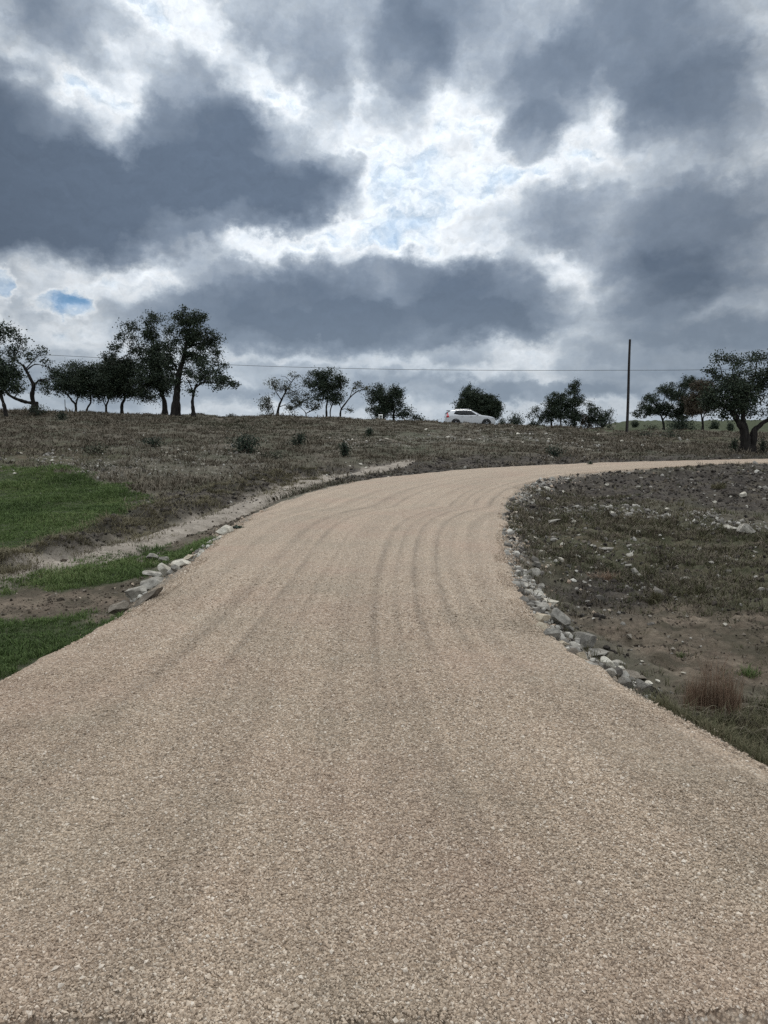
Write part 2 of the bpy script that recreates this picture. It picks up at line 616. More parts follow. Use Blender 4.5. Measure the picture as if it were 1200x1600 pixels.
def masks(X, Y, Z):
    PX, PY = to_px(X, Y, Z)
    front = (Y > 0.8)
    jx = fbm(X * 0.9, Y * 0.9, 4, 51) * 60
    jy = fbm(X * 0.9 + 40, Y * 0.9, 4, 61) * np.interp(Y, [4, 12, 30, 60], [36, 26, 14, 8])
    PX = PX + jx
    PY = PY + jy
    out = {}
    for nm, L in (('green', GREEN), ('olive', OLIVE), ('dark', DARK), ('bare', BARE), ('stony', STONY)):
        m = np.zeros(X.shape)
        for poly, soft in L:
            m = np.maximum(m, poly_mask(PX, PY, poly, soft))
        out[nm] = m * front
    dt, _ = seg_dist(X, Y, TRACK)
    tw = np.interp(Y, [8, 13, 26], [0.42, 0.50, 0.60])
    db, _ = seg_dist(X, Y, BERM)
    bk = sstep(1.3, .3, (db + .25 * fbm(X * 2, Y * 2, 3, 75)) / np.interp(Y, [8, 14, 25], [.35, .6, 1.2]))
    out['dark'] = np.maximum(out['dark'], .8 * bk)
    out['green'] = out['green'] * (1 - .9 * bk)
    out['track'] = sstep(1.25, 0.55, (dt + 0.28 * fbm(X * 1.5, Y * 1.5, 3, 71)) / tw)
    d, left, inside = road_fields(X, Y)
    out['edge'] = np.where(inside, 1.0, sstep(0.5, 0.0, d + 0.35 * fbm(X * 3, Y * 3, 3, 81)))
    return out


# ================================================================ ground sheet
def ground_material():
    m, g, b = new_mat('earth', 0.95, 0.15)
    tc = g.n.new('ShaderNodeTexCoord')
    P = tc.outputs['Object']
    big = g.noise(P, 0.35, 5, 0.6)
    mid = g.noise(P, 2.3, 6, 0.65)
    fine = g.noise(P, 17.0, 5, 0.7)
    grit = g.noise(P, 75.0, 4, 0.7)
    mot = g.math('ADD', g.math('MULTIPLY', mid, 0.45), g.math('ADD', g.math('MULTIPLY', fine, 0.33), g.math('MULTIPLY', grit, 0.22)))
    mot = g.math('MULTIPLY_ADD', g.math('SUBTRACT', mot, 0.5), 1.35, 0.5)
    dry = g.ramp(mot, [(0.32, (.045, .039, .030)), (0.48, (.088, .076, .058)), (0.58, (.12, .104, .078)), (0.7, (.17, .148, .11))])
    dry = g.mix(g.maprange(big, 0.4, 0.65), dry, (.058, .060, .038))
    olive = g.ramp(mot, [(0.32, (.026, .026, .016)), (0.5, (.056, .055, .031)), (0.66, (.10, .093, .056))])
    dark = g.ramp(mot, [(0.32, (.015, .0125, .0105)), (0.5, (.037, .031, .026)), (0.68, (.085, .072, .058))])
    bare = g.ramp(mot, [(0.32, (.034, .026, .019)), (0.45, (.092, .071, .052)), (0.56, (.145, .115, .085)), (0.7, (.23, .19, .145))])
    green = g.ramp(mot, [(0.32, (.018, .024, .010)), (0.5, (.034, .045, .018)), (0.68, (.065, .072, .035))])
    track = g.ramp(mot, [(0.32, (.13, .11, .09)), (0.46, (.21, .182, .15)), (0.56, (.28, .245, .205)), (0.7, (.38, .34, .285))])
    brk = g.noise(P, 1.1, 6, .7)
    bare = g.mix(g.maprange(brk, .44, .60, .0, .75), bare, (.042, .038, .024))
    dark = g.mix(g.maprange(brk, .50, .64, .0, .7), dark, (.075, .064, .046))
    olive = g.mix(g.maprange(g.noise(P, 1.7, 6, .7), .48, .62, .0, .8), olive, (.085, .066, .042))
    c = g.mix(g.attr('olive'), dry, olive)
    c = g.mix(g.attr('dark'), c, dark)
    c = g.mix(g.attr('bare'), c, bare)
    c = g.mix(g.attr('green'), c, green)
    c = g.mix(g.attr('track'), c, track)
    # limestone crumbs lying in the soil
    v = g.voro(P, 9.0)
    vs = g.xyz(v)[0]
    vd = g.voro(P, 9.0, 'Distance')
    crumb = g.math('MULTIPLY', g.maprange(vs, 0.80, 0.83), g.maprange(vd, 0.46, 0.30))
    v2 = g.voro(P, 30.0)
    v2d = g.voro(P, 30.0, 'Distance')
    crumb2 = g.math('MULTIPLY', g.maprange(g.xyz(v2)[1], 0.72, 0.76), g.maprange(v2d, 0.46, 0.3))
    st = g.math('MULTIPLY_ADD', g.attr('stony'), 0.85, g.math('MULTIPLY', g.attr('dark'), 0.10))
    st = g.math('MULTIPLY', g.math('MAXIMUM', crumb, crumb2), st)
    c = g.mix(st, c, g.ramp(g.xyz(v)[2], [(0, (.16, .145, .125)), (1, (.42, .39, .34))]))
    c = g.mix(g.math('MULTIPLY', g.attr('edge'), 0.8), c, g.ramp(g.xyz(v2)[0], [(0, (.13, .108, .085)), (.5, (.27, .225, .18)), (1, (.46, .40, .33))]))
    g.l.new(c, b.inputs['Base Color'])
    h = g.math('ADD', g.math('MULTIPLY', fine, 0.6), g.math('MULTIPLY', st, 0.5))
    bump(g, b, h, 0.8, 0.05)
    return m


def build_ground():
    a = np.r_[np.arange(-180, -42, 2.2), np.arange(-42, -30, 0.35), np.arange(-30, 30, 0.11), np.arange(30, 42, 0.35), np.arange(42, 180, 2.2)]
    a = np.radians(a)
    r = np.r_[0.25, np.geomspace(0.8, 3.0, 40), np.geomspace(3.03, 120, 460), np.geomspace(124, 4000, 70)]
    A, Rr = np.meshgrid(a, r)
    X = Rr * np.sin(A)
    Y = Rr * np.cos(A)
    Z = height(X, Y)
    Z = np.where(Y < 0, np.minimum(Z, -0.05), Z)
    na, nr = len(a), len(r)
    idx = np.arange(na * nr).reshape(nr, na)
    f = np.stack([idx[:-1], np.roll(idx, -1, 1)[:-1], np.roll(idx, -1, 1)[1:], idx[1:]], -1).reshape(-1, 4)
    mk = masks(X.ravel(), Y.ravel(), Z.ravel())
    V = np.c_[X.ravel(), Y.ravel(), Z.ravel()]
    V = np.vstack([V, [[0, 0, -0.1]]])
    mk = {k: np.r_[v, 0] for k, v in mk.items()}
    o = np_mesh('ground', V, f, ground_material(), True, mk)
    tag(o, kind='structure')


build_ground()


# ================================================================ gravel drive
def gravel_material(name, pebbles):
    m, g, b = new_mat(name, 0.85, 0.25)
    tc = g.n.new('ShaderNodeTexCoord')
    P = tc.outputs['Object']
    stops = [(0.0, (.145, .101, .067)), (0.16, (.27, .197, .135)), (0.34, (.365, .276, .195)), (0.55, (.42, .322, .233)), (0.75, (.475, .375, .278)), (0.90, (.57, .47, .365)), (1.0, (.71, .63, .53))]
    if pebbles:
        geo = g.n.new('ShaderNodeNewGeometry')
        c = g.ramp(geo.outputs['Random Per Island'], stops)
        c = g.mix(0.25, c, g.ramp(g.noise(P, 120, 3), [(0.3, (.25, .20, .15)), (0.7, (.6, .52, .43))]))
    else:
        w = g.vmath('ADD', P, g.scale(g.vmath('SUBTRACT', g.noise(P, 60, 2, col=True), (.5, .5, .5)), 0.008))
        v = g.voro(w, 92.0)
        f1 = g.voro(w, 92.0, 'Distance')
        vb = g.voro(w, 40.0)
        c = g.ramp(g.xyz(v)[0], stops)
        c = g.mix(0.22, c, g.ramp(g.xyz(vb)[1], stops))
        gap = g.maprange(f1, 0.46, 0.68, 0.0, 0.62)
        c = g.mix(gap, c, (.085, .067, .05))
    # patches where the binder shows and where the stone is rosier or greyer
    lo = g.noise(P, 0.55, 4, 0.6)
    c = g.mix(g.maprange(lo, 0.47, 0.68, 0.0, 0.24), c, (.33, .20, .15))
    lo2 = g.noise(P, 0.9, 4, 0.6)
    c = g.mix(g.maprange(lo2, 0.48, 0.70, 0.0, 0.26), c, (.22, .20, .15))
    across = g.attr('across')
    along = g.attr('along')
    # long streaks left by tyres and the roller
    sv = g.comb(g.math('MULTIPLY', across, 24.0), g.math('MULTIPLY', along, 0.10), 0.0)
    st = g.noise(sv, 1.0, 4, 0.55)
    k = g.maprange(st, 0.35, 0.65, 0.90, 1.08)
    ac = across
    fade = g.math('MULTIPLY', g.math('MULTIPLY', g.maprange(along, 2.6, 6.2, 0.0, 1.0, True), g.maprange(along, 17.0, 28.0, 1.0, 0.35)), g.maprange(g.noise(g.comb(g.math('MULTIPLY', across, 6.0), along, 0.0), 0.8, 3), 0.3, 0.6, 0.3, 1.0))
    for (pos, wd, am) in ((0.27, .016, .30), (0.36, .012, .28), (0.60, .010, .30), (0.70, .010, .30), (0.77, .010, .26), (0.52, .020, .16), (0.44, .008, .14), (0.65, .007, .12), (0.14, .016, .16), (0.88, .015, .12)):
        q = g.math('SUBTRACT', ac, pos)
        e = g.math('POWER', 2.718, g.math('MULTIPLY', g.math('MULTIPLY', q, q), -1.0 / (wd * wd)))
        k = g.math('MULTIPLY', k, g.math('SUBTRACT', 1.0, g.math('MULTIPLY', g.math('MULTIPLY', e, fade), am)))
    c = g.vmath('MULTIPLY', c, g.comb(k, k, k))
    g.l.new(c, b.inputs['Base Color'])
    if not pebbles:
        hgt = g.math('SUBTRACT', 1.0, f1)
        bump(g, b, hgt, 1.0, 0.008)
    else:
        bump(g, b, g.noise(P, 260, 2), 0.4, 0.002)
    return m


ROAD_M = 72


def road_grid():
    n = len(EL)
    s = np.r_[0, np.cumsum(np.hypot(*np.diff((EL + ER) / 2, axis=0).T))]
    return n, s


ROAD_N, ROAD_S = road_grid()


def _smooth(P, sg):
    k = np.exp(-.5 * (np.arange(-3 * sg, 3 * sg + 1) / sg) ** 2)
    k /= k.sum()
    n = 3 * sg
    Q = np.vstack([2 * P[0] - P[n:0:-1], P, 2 * P[-1] - P[-2:-n - 2:-1]])
    return np.c_[np.convolve(Q[:, 0], k, 'valid'), np.convolve(Q[:, 1], k, 'valid')]


ELs_, ERs_ = _smooth(EL, 34), _smooth(ER, 34)


def streak_v(x, y, i):
    a = ELs_[i]
    q = ERs_[i] - a
    return ((x - a[..., 0]) * q[..., 0] + (y - a[..., 1]) * q[..., 1]) / (q ** 2).sum(-1)


def road_z(v, s, x, y, vs):
    crown = 0.035 * (1 - (2 * v - 1) ** 2) - 0.02
    rut = 0.0
    for c in (0.27, 0.37, 0.62, 0.72, 0.79):
        rut = rut - 0.003 * np.exp(-((vs - c) / 0.018) ** 2)
    edge = -0.025 * (np.exp(-(v / 0.03) ** 2) + np.exp(-((1 - v) / 0.03) ** 2))
    return crown + rut * sstep(3.5, 8, s) + edge + 0.012 * fbm(x * 1.3, y * 1.3, 3, 91)


def build_road():
    v = np.linspace(0, 1, ROAD_M)
    w = np.hypot(*(ER - EL).T)
    jl = 0.12 * fbm(ROAD_S * 1.6, ROAD_S * 0 + 3, 4, 101) * np.interp(ROAD_S, [0, 3, 30], [1, 1, 2.5])
    jr = 0.11 * fbm(ROAD_S * 1.6, ROAD_S * 0 + 9, 4, 111) * np.interp(ROAD_S, [0, 3, 30], [1, 1, 2.5])
    lo = (jl / w)[:, None]
    hi = 1 + (jr / w)[:, None]
    T = lo + (hi - lo) * v[None, :]
    T = np.c_[T[:, :1] - (.14 / w)[:, None], T, T[:, -1:] + (.14 / w)[:, None]]
    X = EL[:, :1] + (ER - EL)[:, :1] * T
    Y = EL[:, 1:] + (ER - EL)[:, 1:] * T
    nM = ROAD_M + 2
    Sg = np.repeat(ROAD_S[:, None], nM, 1)
    vv = np.r_[0, v, 1]
    VS = streak_v(X, Y, np.repeat(np.arange(ROAD_N)[:, None], nM, 1))
    Z = road_z(vv[None, :], Sg, X, Y, VS)
    Z[:, 0] -= .17
    Z[:, -1] -= .17
    keep = np.ones(ROAD_N, bool)
    # ragged near end where the new stone stops
    front = 1.885 + 0.05 * fbm(X * 3.0, X * 0, 3, 121) + np.interp(X, [.35, .75], [0, .05])
    Y = np.where(Y < front, front - 0.03 * (front - Y), Y)
    Z = np.where(Y < front + 0.001, Z - 0.03, Z)
    idx = np.arange(ROAD_N * nM).reshape(ROAD_N, nM)
    f = np.stack([idx[:-1, :-1], idx[:-1, 1:], idx[1:, 1:], idx[1:, :-1]], -1).reshape(-1, 4)
    V = np.c_[X.ravel(), Y.ravel(), Z.ravel()]
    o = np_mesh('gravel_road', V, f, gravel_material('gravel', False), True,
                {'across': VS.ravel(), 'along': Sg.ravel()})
    tag(o, kind='structure')
    # old pavement in front of the drive
    m, g, b = new_mat('old_asphalt', 0.9, 0.3)
    P = g.n.new('ShaderNodeTexCoord').outputs['Object']
    c = g.ramp(g.noise(P, 60, 5, 0.7), [(0.3, (.035, .028, .025)), (0.5, (.085, .066, .058)), (0.7, (.17, .135, .115))])
    c = g.mix(g.maprange(g.noise(P, 4, 4), 0.45, 0.65), c, (.12, .09, .078))
    g.l.new(c, b.inputs['Base Color'])
    bump(g, b, g.noise(P, 90, 4), 0.7, 0.01)
    xs = np.linspace(-40, 40, 161)
    ys = np.linspace(-5.0, 2.2, 30)
    XX, YY = np.meshgrid(xs, ys)
    ZZ = -0.035 + 0.006 * fbm(XX * 2, YY * 2, 3, 5)
    idx = np.arange(XX.size).reshape(XX.shape)
    f = np.stack([idx[:-1, :-1], idx[:-1, 1:], idx[1:, 1:], idx[1:, :-1]], -1).reshape(-1, 4)
    o = np_mesh('old_pavement', np.c_[XX.ravel(), YY.ravel(), ZZ.ravel()], f, m, True)
    tag(o, kind='structure')


build_road()

# loose chippings on the drive: crushed stone, 1 to 2.5 cm
_t = (1 + 5 ** 0.5) / 2
ICO_V = np.array([(-1, _t, 0), (1, _t, 0), (-1, -_t, 0), (1, -_t, 0), (0, -1, _t), (0, 1, _t), (0, -1, -_t), (0, 1, -_t), (_t, 0, -1), (_t, 0, 1), (-_t, 0, -1), (-_t, 0, 1)]) / math.hypot(1, _t)
ICO_F = np.array([(0, 11, 5), (0, 5, 1), (0, 1, 7), (0, 7, 10), (0, 10, 11), (1, 5, 9), (5, 11, 4), (11, 10, 2), (10, 7, 6), (7, 1, 8),
                  (3, 9, 4), (3, 4, 2), (3, 2, 6), (3, 6, 8), (3, 8, 9), (4, 9, 5), (2, 4, 11), (6, 2, 10), (8, 6, 7), (9, 8, 1)])
OCT_V = np.array([(1, 0, 0), (-1, 0, 0), (0, 1, 0), (0, -1, 0), (0, 0, 1), (0, 0, -1)], float)
OCT_F = np.array([(0, 2, 4), (2, 1, 4), (1, 3, 4), (3, 0, 4), (2, 0, 5), (1, 2, 5), (3, 1, 5), (0, 3, 5)])


def rand_rot(n, r, tilt):
    yaw = r.uniform(0, 2 * np.pi, n)
    tx = r.normal(0, tilt, n)
    ty = r.normal(0, tilt, n)
    cz, sz, cx, sx, cy, sy = np.cos(yaw), np.sin(yaw), np.cos(tx), np.sin(tx), np.cos(ty), np.sin(ty)
    o = np.zeros(n)
    e = np.ones(n)
    Z = np.stack([cz, -sz, o, sz, cz, o, o, o, e], -1).reshape(n, 3, 3)
    Xm = np.stack([e, o, o, o, cx, -sx, o, sx, cx], -1).reshape(n, 3, 3)
    Ym = np.stack([cy, o, sy, o, e, o, -sy, o, cy], -1).reshape(n, 3, 3)
    return Xm @ Ym @ Z


def stone_cloud(name, C, size, mat, base=(ICO_V, ICO_F), flat=0.65, tilt=0.5, seed=1, jitter=0.22, attrs=None):
    r = np.random.default_rng(seed)
    n = len(C)
    BV, BF = base
    k = len(BV)
    V = BV[None] * (1 + r.uniform(-jitter, jitter, (n, k, 1)))
    sc = np.stack([r.uniform(.8, 1.25, n), r.uniform(.65, 1.0, n), flat * r.uniform(.75, 1.2, n)], -1) * size[:, None]
    V = V * sc[:, None]
    V = np.einsum('nij,nkj->nki', rand_rot(n, r, tilt), V) + C[:, None]
    F = BF[None] + (np.arange(n) * k)[:, None, None]
    return np_mesh(name, V.reshape(-1, 3), F.reshape(-1, 3), mat, attrs={q: np.repeat(w, k) for q, w in (attrs or {}).items()})


def build_chippings():
    r = np.random.default_rng(21)
    mat = gravel_material('chipping_stone', True)
    pts = []
    # thickly near the camera, thinning out with distance (the sheet carries the rest)
    n = 1000000
    Y = 1.80 + r.random(n) ** 1.5 * 8.0
    X = r.uniform(-4.2, 3.4, n)
    keep = r.random(n) < np.interp(Y, [1.8, 3, 4.5, 6.5, 9.0], [0.9, 0.62, 0.36, 0.12, 0.0])
    keep &= np.abs(X) < 0.56 * Y + 0.15
    keep = keep | ((np.abs(road_fields(X, Y)[0]) < 0.12) & (np.abs(X) < .56 * Y + .15) & (r.random(n) < .6))
    X, Y = X[keep], Y[keep]
    d, left, ins = road_fields(X, Y)
    spill = r.exponential(0.06, len(X))
    front = 1.905 + 0.05 * fbm(X * 3.0, X * 0, 3, 121) + 0.04 * r.normal(size=len(X)) + np.interp(X, [.35, .75], [0, .06])
    ok = (d < spill) & ((Y > front) | (r.random(len(X)) < 0.10))
    # a worn hollow where the binder shows
    hx, hy = plan(430, 1432)
    ok &= ~((np.hypot((X - hx) / 0.05, (Y - hy) / 0.09) < 1.0 + 0.5 * r.normal(size=len(X))) & (r.random(len(X)) < 0.5))
    X, Y, d = X[ok], Y[ok], d[ok]
    size = np.clip(r.lognormal(math.log(0.0037), 0.34, len(X)), 0.002, 0.0095) * np.interp(Y, [2, 8], [1.0, 1.25])
    # locate across/along for the exact surface height
    mid = (EL + ER) / 2
    i = np.clip(np.searchsorted(mid[:260, 1], Y), 1, 258)
    t = EL[i]
    q = ER[i] - EL[i]
    v = ((X - t[:, 0]) * q[:, 0] + (Y - t[:, 1]) * q[:, 1]) / (q ** 2).sum(1)
    vs = streak_v(X, Y, i)
    zr = road_z(np.clip(v, 0, 1), ROAD_S[i], X, Y, vs)
    zg = height(X, Y)
    Z = np.where(d < 0, zr, np.maximum(zg, -0.2)) + size * 0.25
    Z = np.where((Y < 1.885 + 0.05 * fbm(X * 3.0, X * 0, 3, 121) + np.interp(X, [.35, .75], [0, .05])) & (d < 0), -0.033 + size * 0.3, Z)
    print('chippings', len(X))
    o = stone_cloud('gravel_chippings', np.c_[X, Y, Z], size * 1.2, mat, base=(OCT_V, OCT_F), seed=22, flat=.75, jitter=.3, attrs={'across': vs, 'along': ROAD_S[i]})
    tag(o, 'loose tan and cream stone chippings covering the near part of the drive', 'gravel', kind='stuff')
    # stones spilt along both edges of the drive: fine near the camera, a coarser border round the bend
    Ps, Ss = [], []
    for n, spread, inner, med, ymax in ((46000, .10, .05, .0046, 13), (2600, .15, .05, .0085, 40), (900, .30, 0.0, .017, 34)):
        for E, O, rt in ((EL, ER, 0), (ER, EL, 1)):
            k = r.integers(6, 470, n)
            y = E[k, 1]
            pr = np.interp(y, [2, 6, 14, 40], [1, 1, .8, .3]) * (y < ymax)
            if med > .01:
                pr = pr * (1.0 if rt else .25) * np.interp(y, [6, 9, 30], [.15, 1, 1])
            k = k[r.random(n) < pr]
            j = r.random((len(k), 1))
            e = E[k] * (1 - j) + E[k + 1] * j
            o = O[k] * (1 - j) + O[k + 1] * j
            out = e - o
            out /= np.hypot(*out.T)[:, None]
            off = (np.abs(r.normal(0, spread, len(k))) * np.where(r.random(len(k)) < .12, 3.0, 1.0) - inner) * np.interp(e[:, 1], [3, 10, 30], [.8, 1.2, 2.6])
            off += .07 * fbm(k * .35, k * 0 + med * 900, 3, 131)
            Ps.append(e + out * off[:, None])
            Ss.append(np.clip(r.lognormal(math.log(med), .4, len(k)), .003, .045) * np.interp(e[:, 1], [4, 10, 16, 35], [.85, 1.15, 1.4, 1.8]))
    P = np.vstack(Ps)
    sz = np.concatenate(Ss)
    z = height(P[:, 0], P[:, 1])
    d, _, ins = road_fields(P[:, 0], P[:, 1])
    z = np.where(ins, -0.045, np.where(d < .04, np.maximum(z, -.055), z))
    o = stone_cloud('edge_gravel', np.c_[P, z + sz * .3], sz, mat, base=(OCT_V, OCT_F), seed=23, flat=.75, jitter=.3)
    tag(o, 'pale gravel spilt along both edges of the drive', 'gravel', kind='stuff')


build_chippings()


# ================================================================ trees
def leaf_material(name, c0, c1, c2):
    m, g, b = new_mat(name, 0.7, 0.25)
    geo = g.n.new('ShaderNodeNewGeometry')
    c = g.ramp(geo.outputs['Random Per Island'], [(0, c0), (0.55, c1), (1, c2)])
    g.l.new(c, b.inputs['Base Color'])
    return m


LEAF = leaf_material('live_oak_leaf', (.011, .019, .012), (.022, .034, .019), (.045, .058, .031))
LEAF_PALE = leaf_material('sparse_oak_leaf', (.03, .036, .022), (.055, .06, .036), (.085, .085, .052))
LEAF_BROWN = leaf_material('russet_leaf', (.03, .022, .014), (.055, .042, .026), (.08, .062, .04))
LEAF_CEDAR = leaf_material('juniper_leaf', (.010, .020, .013), (.022, .036, .022), (.04, .055, .032))


def bark_material():
    m, g, b = new_mat('bark', 0.95, 0.15)
    P = g.n.new('ShaderNodeTexCoord').outputs['Object']
    n = g.noise(g.vmath('MULTIPLY', P, (9, 9, 2.2)), 1.0, 5, 0.65)
    g.l.new(g.ramp(n, [(0.3, (.008, .007, .0065)), (0.5, (.016, .014, .0125)), (0.7, (.034, .030, .026))]), b.inputs['Base Color'])
    bump(g, b, n, 0.8, 0.04)
    return m


BARK = bark_material()


def tube(pts, rad, sides=7):
    pts = np.asarray(pts, float)
    n = len(pts)
    tan = np.gradient(pts, axis=0)
    tan /= np.linalg.norm(tan, axis=1)[:, None] + 1e-9
    up = np.array([0.31, 0.87, 0.38])
    u = np.cross(tan, up)
    u /= np.linalg.norm(u, axis=1)[:, None] + 1e-9
    w = np.cross(tan, u)
    a = np.linspace(0, 2 * np.pi, sides, endpoint=False)
    V = pts[:, None] + (u[:, None] * np.cos(a)[None, :, None] + w[:, None] * np.sin(a)[None, :, None]) * np.asarray(rad)[:, None, None]
    i = np.arange(n * sides).reshape(n, sides)
    F = np.stack([i[:-1], np.roll(i, -1, 1)[:-1], np.roll(i, -1, 1)[1:], i[1:]], -1).reshape(-1, 4)
    return V.reshape(-1, 3), F


class Wood:
    def __init__(s):
        s.V, s.F, s.k = [], [], 0

    def add(s, pts, rad, sides=7):
        V, F = tube(pts, rad, sides)
        s.V.append(V)
        s.F.append(F + s.k)
        s.k += len(V)

    def build(s, name, mat, parent=None):
        return np_mesh(name, np.vstack(s.V), np.vstack(s.F), mat, True, parent=parent)


def smooth_path(P, n, r, wob):
    P = catmull(P, n)
    k = len(P)
    for c in range(3):
        P[:, c] += wob * (np.interp(np.arange(k), np.arange(0, k + 3, 3), r.normal(0, 1, len(np.arange(0, k + 3, 3))))) * np.linspace(0, 1, k) ** 0.5
    return P


def catmull3(P, n):
    P = np.asarray(P, float)
    if len(P) == 2:
        P = np.vstack([P[0], (P[0] + P[1]) / 2, P[1]])
    return catmull(P, n)


def tree(name, label, cat, D, limbs, clumps, leaf, seed, group=None, leaf_size=0.15, twig=True, sigma=0.26, base=None):
    """limbs: [(list of photo pixels, r0, r1)]; clumps: [(px, py, rx, ry, fullness)] traced at distance D"""
    r = np.random.default_rng(seed)
    mpp = D / FPX
    fx, fy = limbs[0][0][0]
    bx = at_depth(fx, fy, D)[0]
    gz = hz(bx, D)
    bz = min(gz, at_depth(fx, fy, D)[2]) - 0.15 if base is None else base
    root = empty(name, (bx, D, gz))
    tag(root, label, cat, group)
    O = np.array([bx, D, gz])
    wood = Wood()
    nodes = []                     # (px, py, dy, radius) of limb points
    for li, (pts, r0, r1) in enumerate(limbs):
        x0, y0 = pts[0]
        dy0 = 0.0
        if nodes and li:
            q = min(nodes, key=lambda n_: (n_[0] - x0) ** 2 + (n_[1] - y0) ** 2)
            dy0 = q[2]
        drift = 0.0 if li == 0 else r.uniform(-0.55, 0.55)
        P = []
        L = 0
        for i, (x, y) in enumerate(pts):
            if i:
                L += math.hypot(x - pts[i - 1][0], y - pts[i - 1][1]) * mpp
            dy = dy0 + drift * L + (0.10 * r.normal() * mpp * 6 if i else 0)
            w = np.array(at_depth(x, y, D))
            w = np.array([w[0], D + dy, w[2]])
            P.append(w)
            nodes.append((x, y, dy, r0 + (r1 - r0) * i / max(1, len(pts) - 1)))
        P = np.array(P)
        if li == 0 or abs(pts[0][1] - fy) < 8:
            P[0][2] = min(P[0][2], bz)
        C = smooth_path(P if len(P) > 2 else np.vstack([P[0], (P[0] + P[1]) / 2, P[1]]), 5, r, 0.05 * (0.4 + 3 * r1))
        t = np.linspace(0, 1, len(C))
        rad = (r0 + (r1 - r0) * t ** 0.7) * 0.78
        if li == 0 or abs(pts[0][1] - fy) < 8:
            rad = rad * (1 + 0.55 * np.exp(-t * 7))
        rad = rad * (1 + 0.10 * r.normal(0, 1, len(C)))
        wood.add(C - O, np.maximum(rad, 0.012), 9 if r0 > 0.15 else 6)
    tips = []
    for (cx, cy, rx, ry, full) in clumps:
        if group == OAK and seed > 2:
            rx, ry = rx * 1.14, ry * 1.10
        elif seed in (21, 22, 23):
            full, rx, ry = full * 1.6, rx * 1.1, ry * 1.1
        elif full > .8:
            full = .8 + (full - .8) * .35
        q = min(nodes, key=lambda n_: (n_[0] - cx) ** 2 + (n_[1] - cy) ** 2 + (8 if n_[1] < cy else 0) ** 2)
        dy = q[2] + r.uniform(-0.5, 0.5) * rx * mpp
        ctr = np.array(at_depth(cx, cy, D))
        ctr = np.array([ctr[0], D + dy, ctr[2]])
        src = np.array(at_depth(q[0], q[1], D))
        src = np.array([src[0], D + q[2], src[2]])
        R3 = np.array([rx * mpp, max(rx, ry) * mpp * 0.85, ry * mpp])
        area = math.pi * R3[0] * R3[2]
        nt = int(max(6, area * (6.5 + 9.0 * min(full, 1.3))))
        # branch to the clump, then twigs to each leafy tip
        mid = (src + ctr) / 2 + r.normal(0, 0.10, 3) * np.linalg.norm(ctr - src)
        C = catmull3([src, mid, ctr], 5)
        br = min(q[3] * 0.7, 0.035 + 0.03 * R3[0])
        wood.add(C - O, np.linspace(br, br * 0.45, len(C)), 5)
        for k in range(nt):
            d = r.normal(0, 1, 3)
            d /= np.linalg.norm(d)
            rr = r.random() ** 0.42 * (1 + 0.18 * r.normal())
            tip = ctr + d * R3 * rr
            tips.append((tip, full))
            if twig and (k % (2 if full < 0.9 else 4) == 0):
                a = C[r.integers(len(C) // 2, len(C))]
                m = (a + tip) / 2 + r.normal(0, 0.16, 3) * np.linalg.norm(tip - a)
                T = catmull3([a, m, tip], 4)
                wood.add(T - O, np.linspace(br * 0.42, 0.012, len(T)), 4)
    wood.build('trunk', BARK, root)
    # leaves: small rhombi in loose tufts round every twig tip
    Vs, Fs, k = [], [], 0
    for tip, full in tips:
        n = int(r.uniform(0.45, 1.55) * (27 + 88 * min(full, 1.3)) * (sigma / 0.26) ** 2)
        if n <= 0:
            continue
        s = sigma * r.uniform(0.6, 1.25)
        c = tip + r.normal(0, 1, (n, 3)) * np.array([s, s, s * 0.75]) - O
        a = r.normal(0, 1, (n, 3))
        a /= np.linalg.norm(a, axis=1)[:, None]
        b = np.cross(a, r.normal(0, 1, (n, 3)))
        b /= np.linalg.norm(b, axis=1)[:, None] + 1e-9
        L = leaf_size * r.uniform(0.6, 1.25, (n, 1))
        V = np.stack([c - a * L * .5, c + b * L * .27, c + a * L * .5, c - b * L * .27], 1)
        Vs.append(V.reshape(-1, 3))
        Fs.append(np.arange(n * 4).reshape(n, 4) + k)
        k += n * 4
    np_mesh('crown', np.vstack(Vs), np.vstack(Fs), leaf, False, parent=root)
    return root


OAK = 'live oaks along the ridge'
FAR = 'trees and thickets standing behind the crest'
tree('live_oak', 'live oak cut off by the left picture edge, airy top above a dense lower crown', 'tree', 50,
     [([(10, 656), (7, 637), (1, 617), (-10, 590)], .17, .10), ([(1, 617), (6, 580), (14, 545), (16, 525)], .09, .03), ([(-10, 590), (-18, 560), (-16, 530)], .09, .03)],
     [(12, 525, 15, 13, .25), (4, 545, 15, 12, .35), (16, 582, 15, 18, 1.0), (-12, 580, 24, 28, 1), (22, 602, 7, 7, .4), (-15, 520, 20, 20, .6), (0, 600, 18, 10, .9), (3, 512, 9, 6, .3)], LEAF, 1, OAK)
tree('live_oak', 'gnarled live oak with two bare twisting limbs and only thin leaf tufts', 'tree', 56,
     [([(56, 645), (54, 636), (52, 630)], .38, .30), ([(52, 630), (40, 628), (27, 622), (18, 612), (17, 602), (21, 593)], .19, .08),
      ([(53, 632), (52, 617), (56, 603), (52, 592), (46, 580), (41, 571)], .24, .11), ([(41, 571), (34, 566), (22, 559)], .09, .03), ([(45, 578), (52, 568), (61, 553)], .08, .03),
      ([(56, 603), (66, 594), (80, 596), (92, 592)], .10, .03), ([(46, 580), (58, 570), (74, 573), (83, 579)], .08, .02)],
     [(60, 550, 13, 11, .4), (70, 566, 9, 4, .25), (30, 562, 7, 5, .25), (22, 600, 8, 9, .35), (70, 597, 12, 5, .3), (36, 612, 9, 6, .2), (82, 577, 7, 5, .25), (48, 560, 8, 6, .25)], LEAF, 2, OAK, sigma=.2)
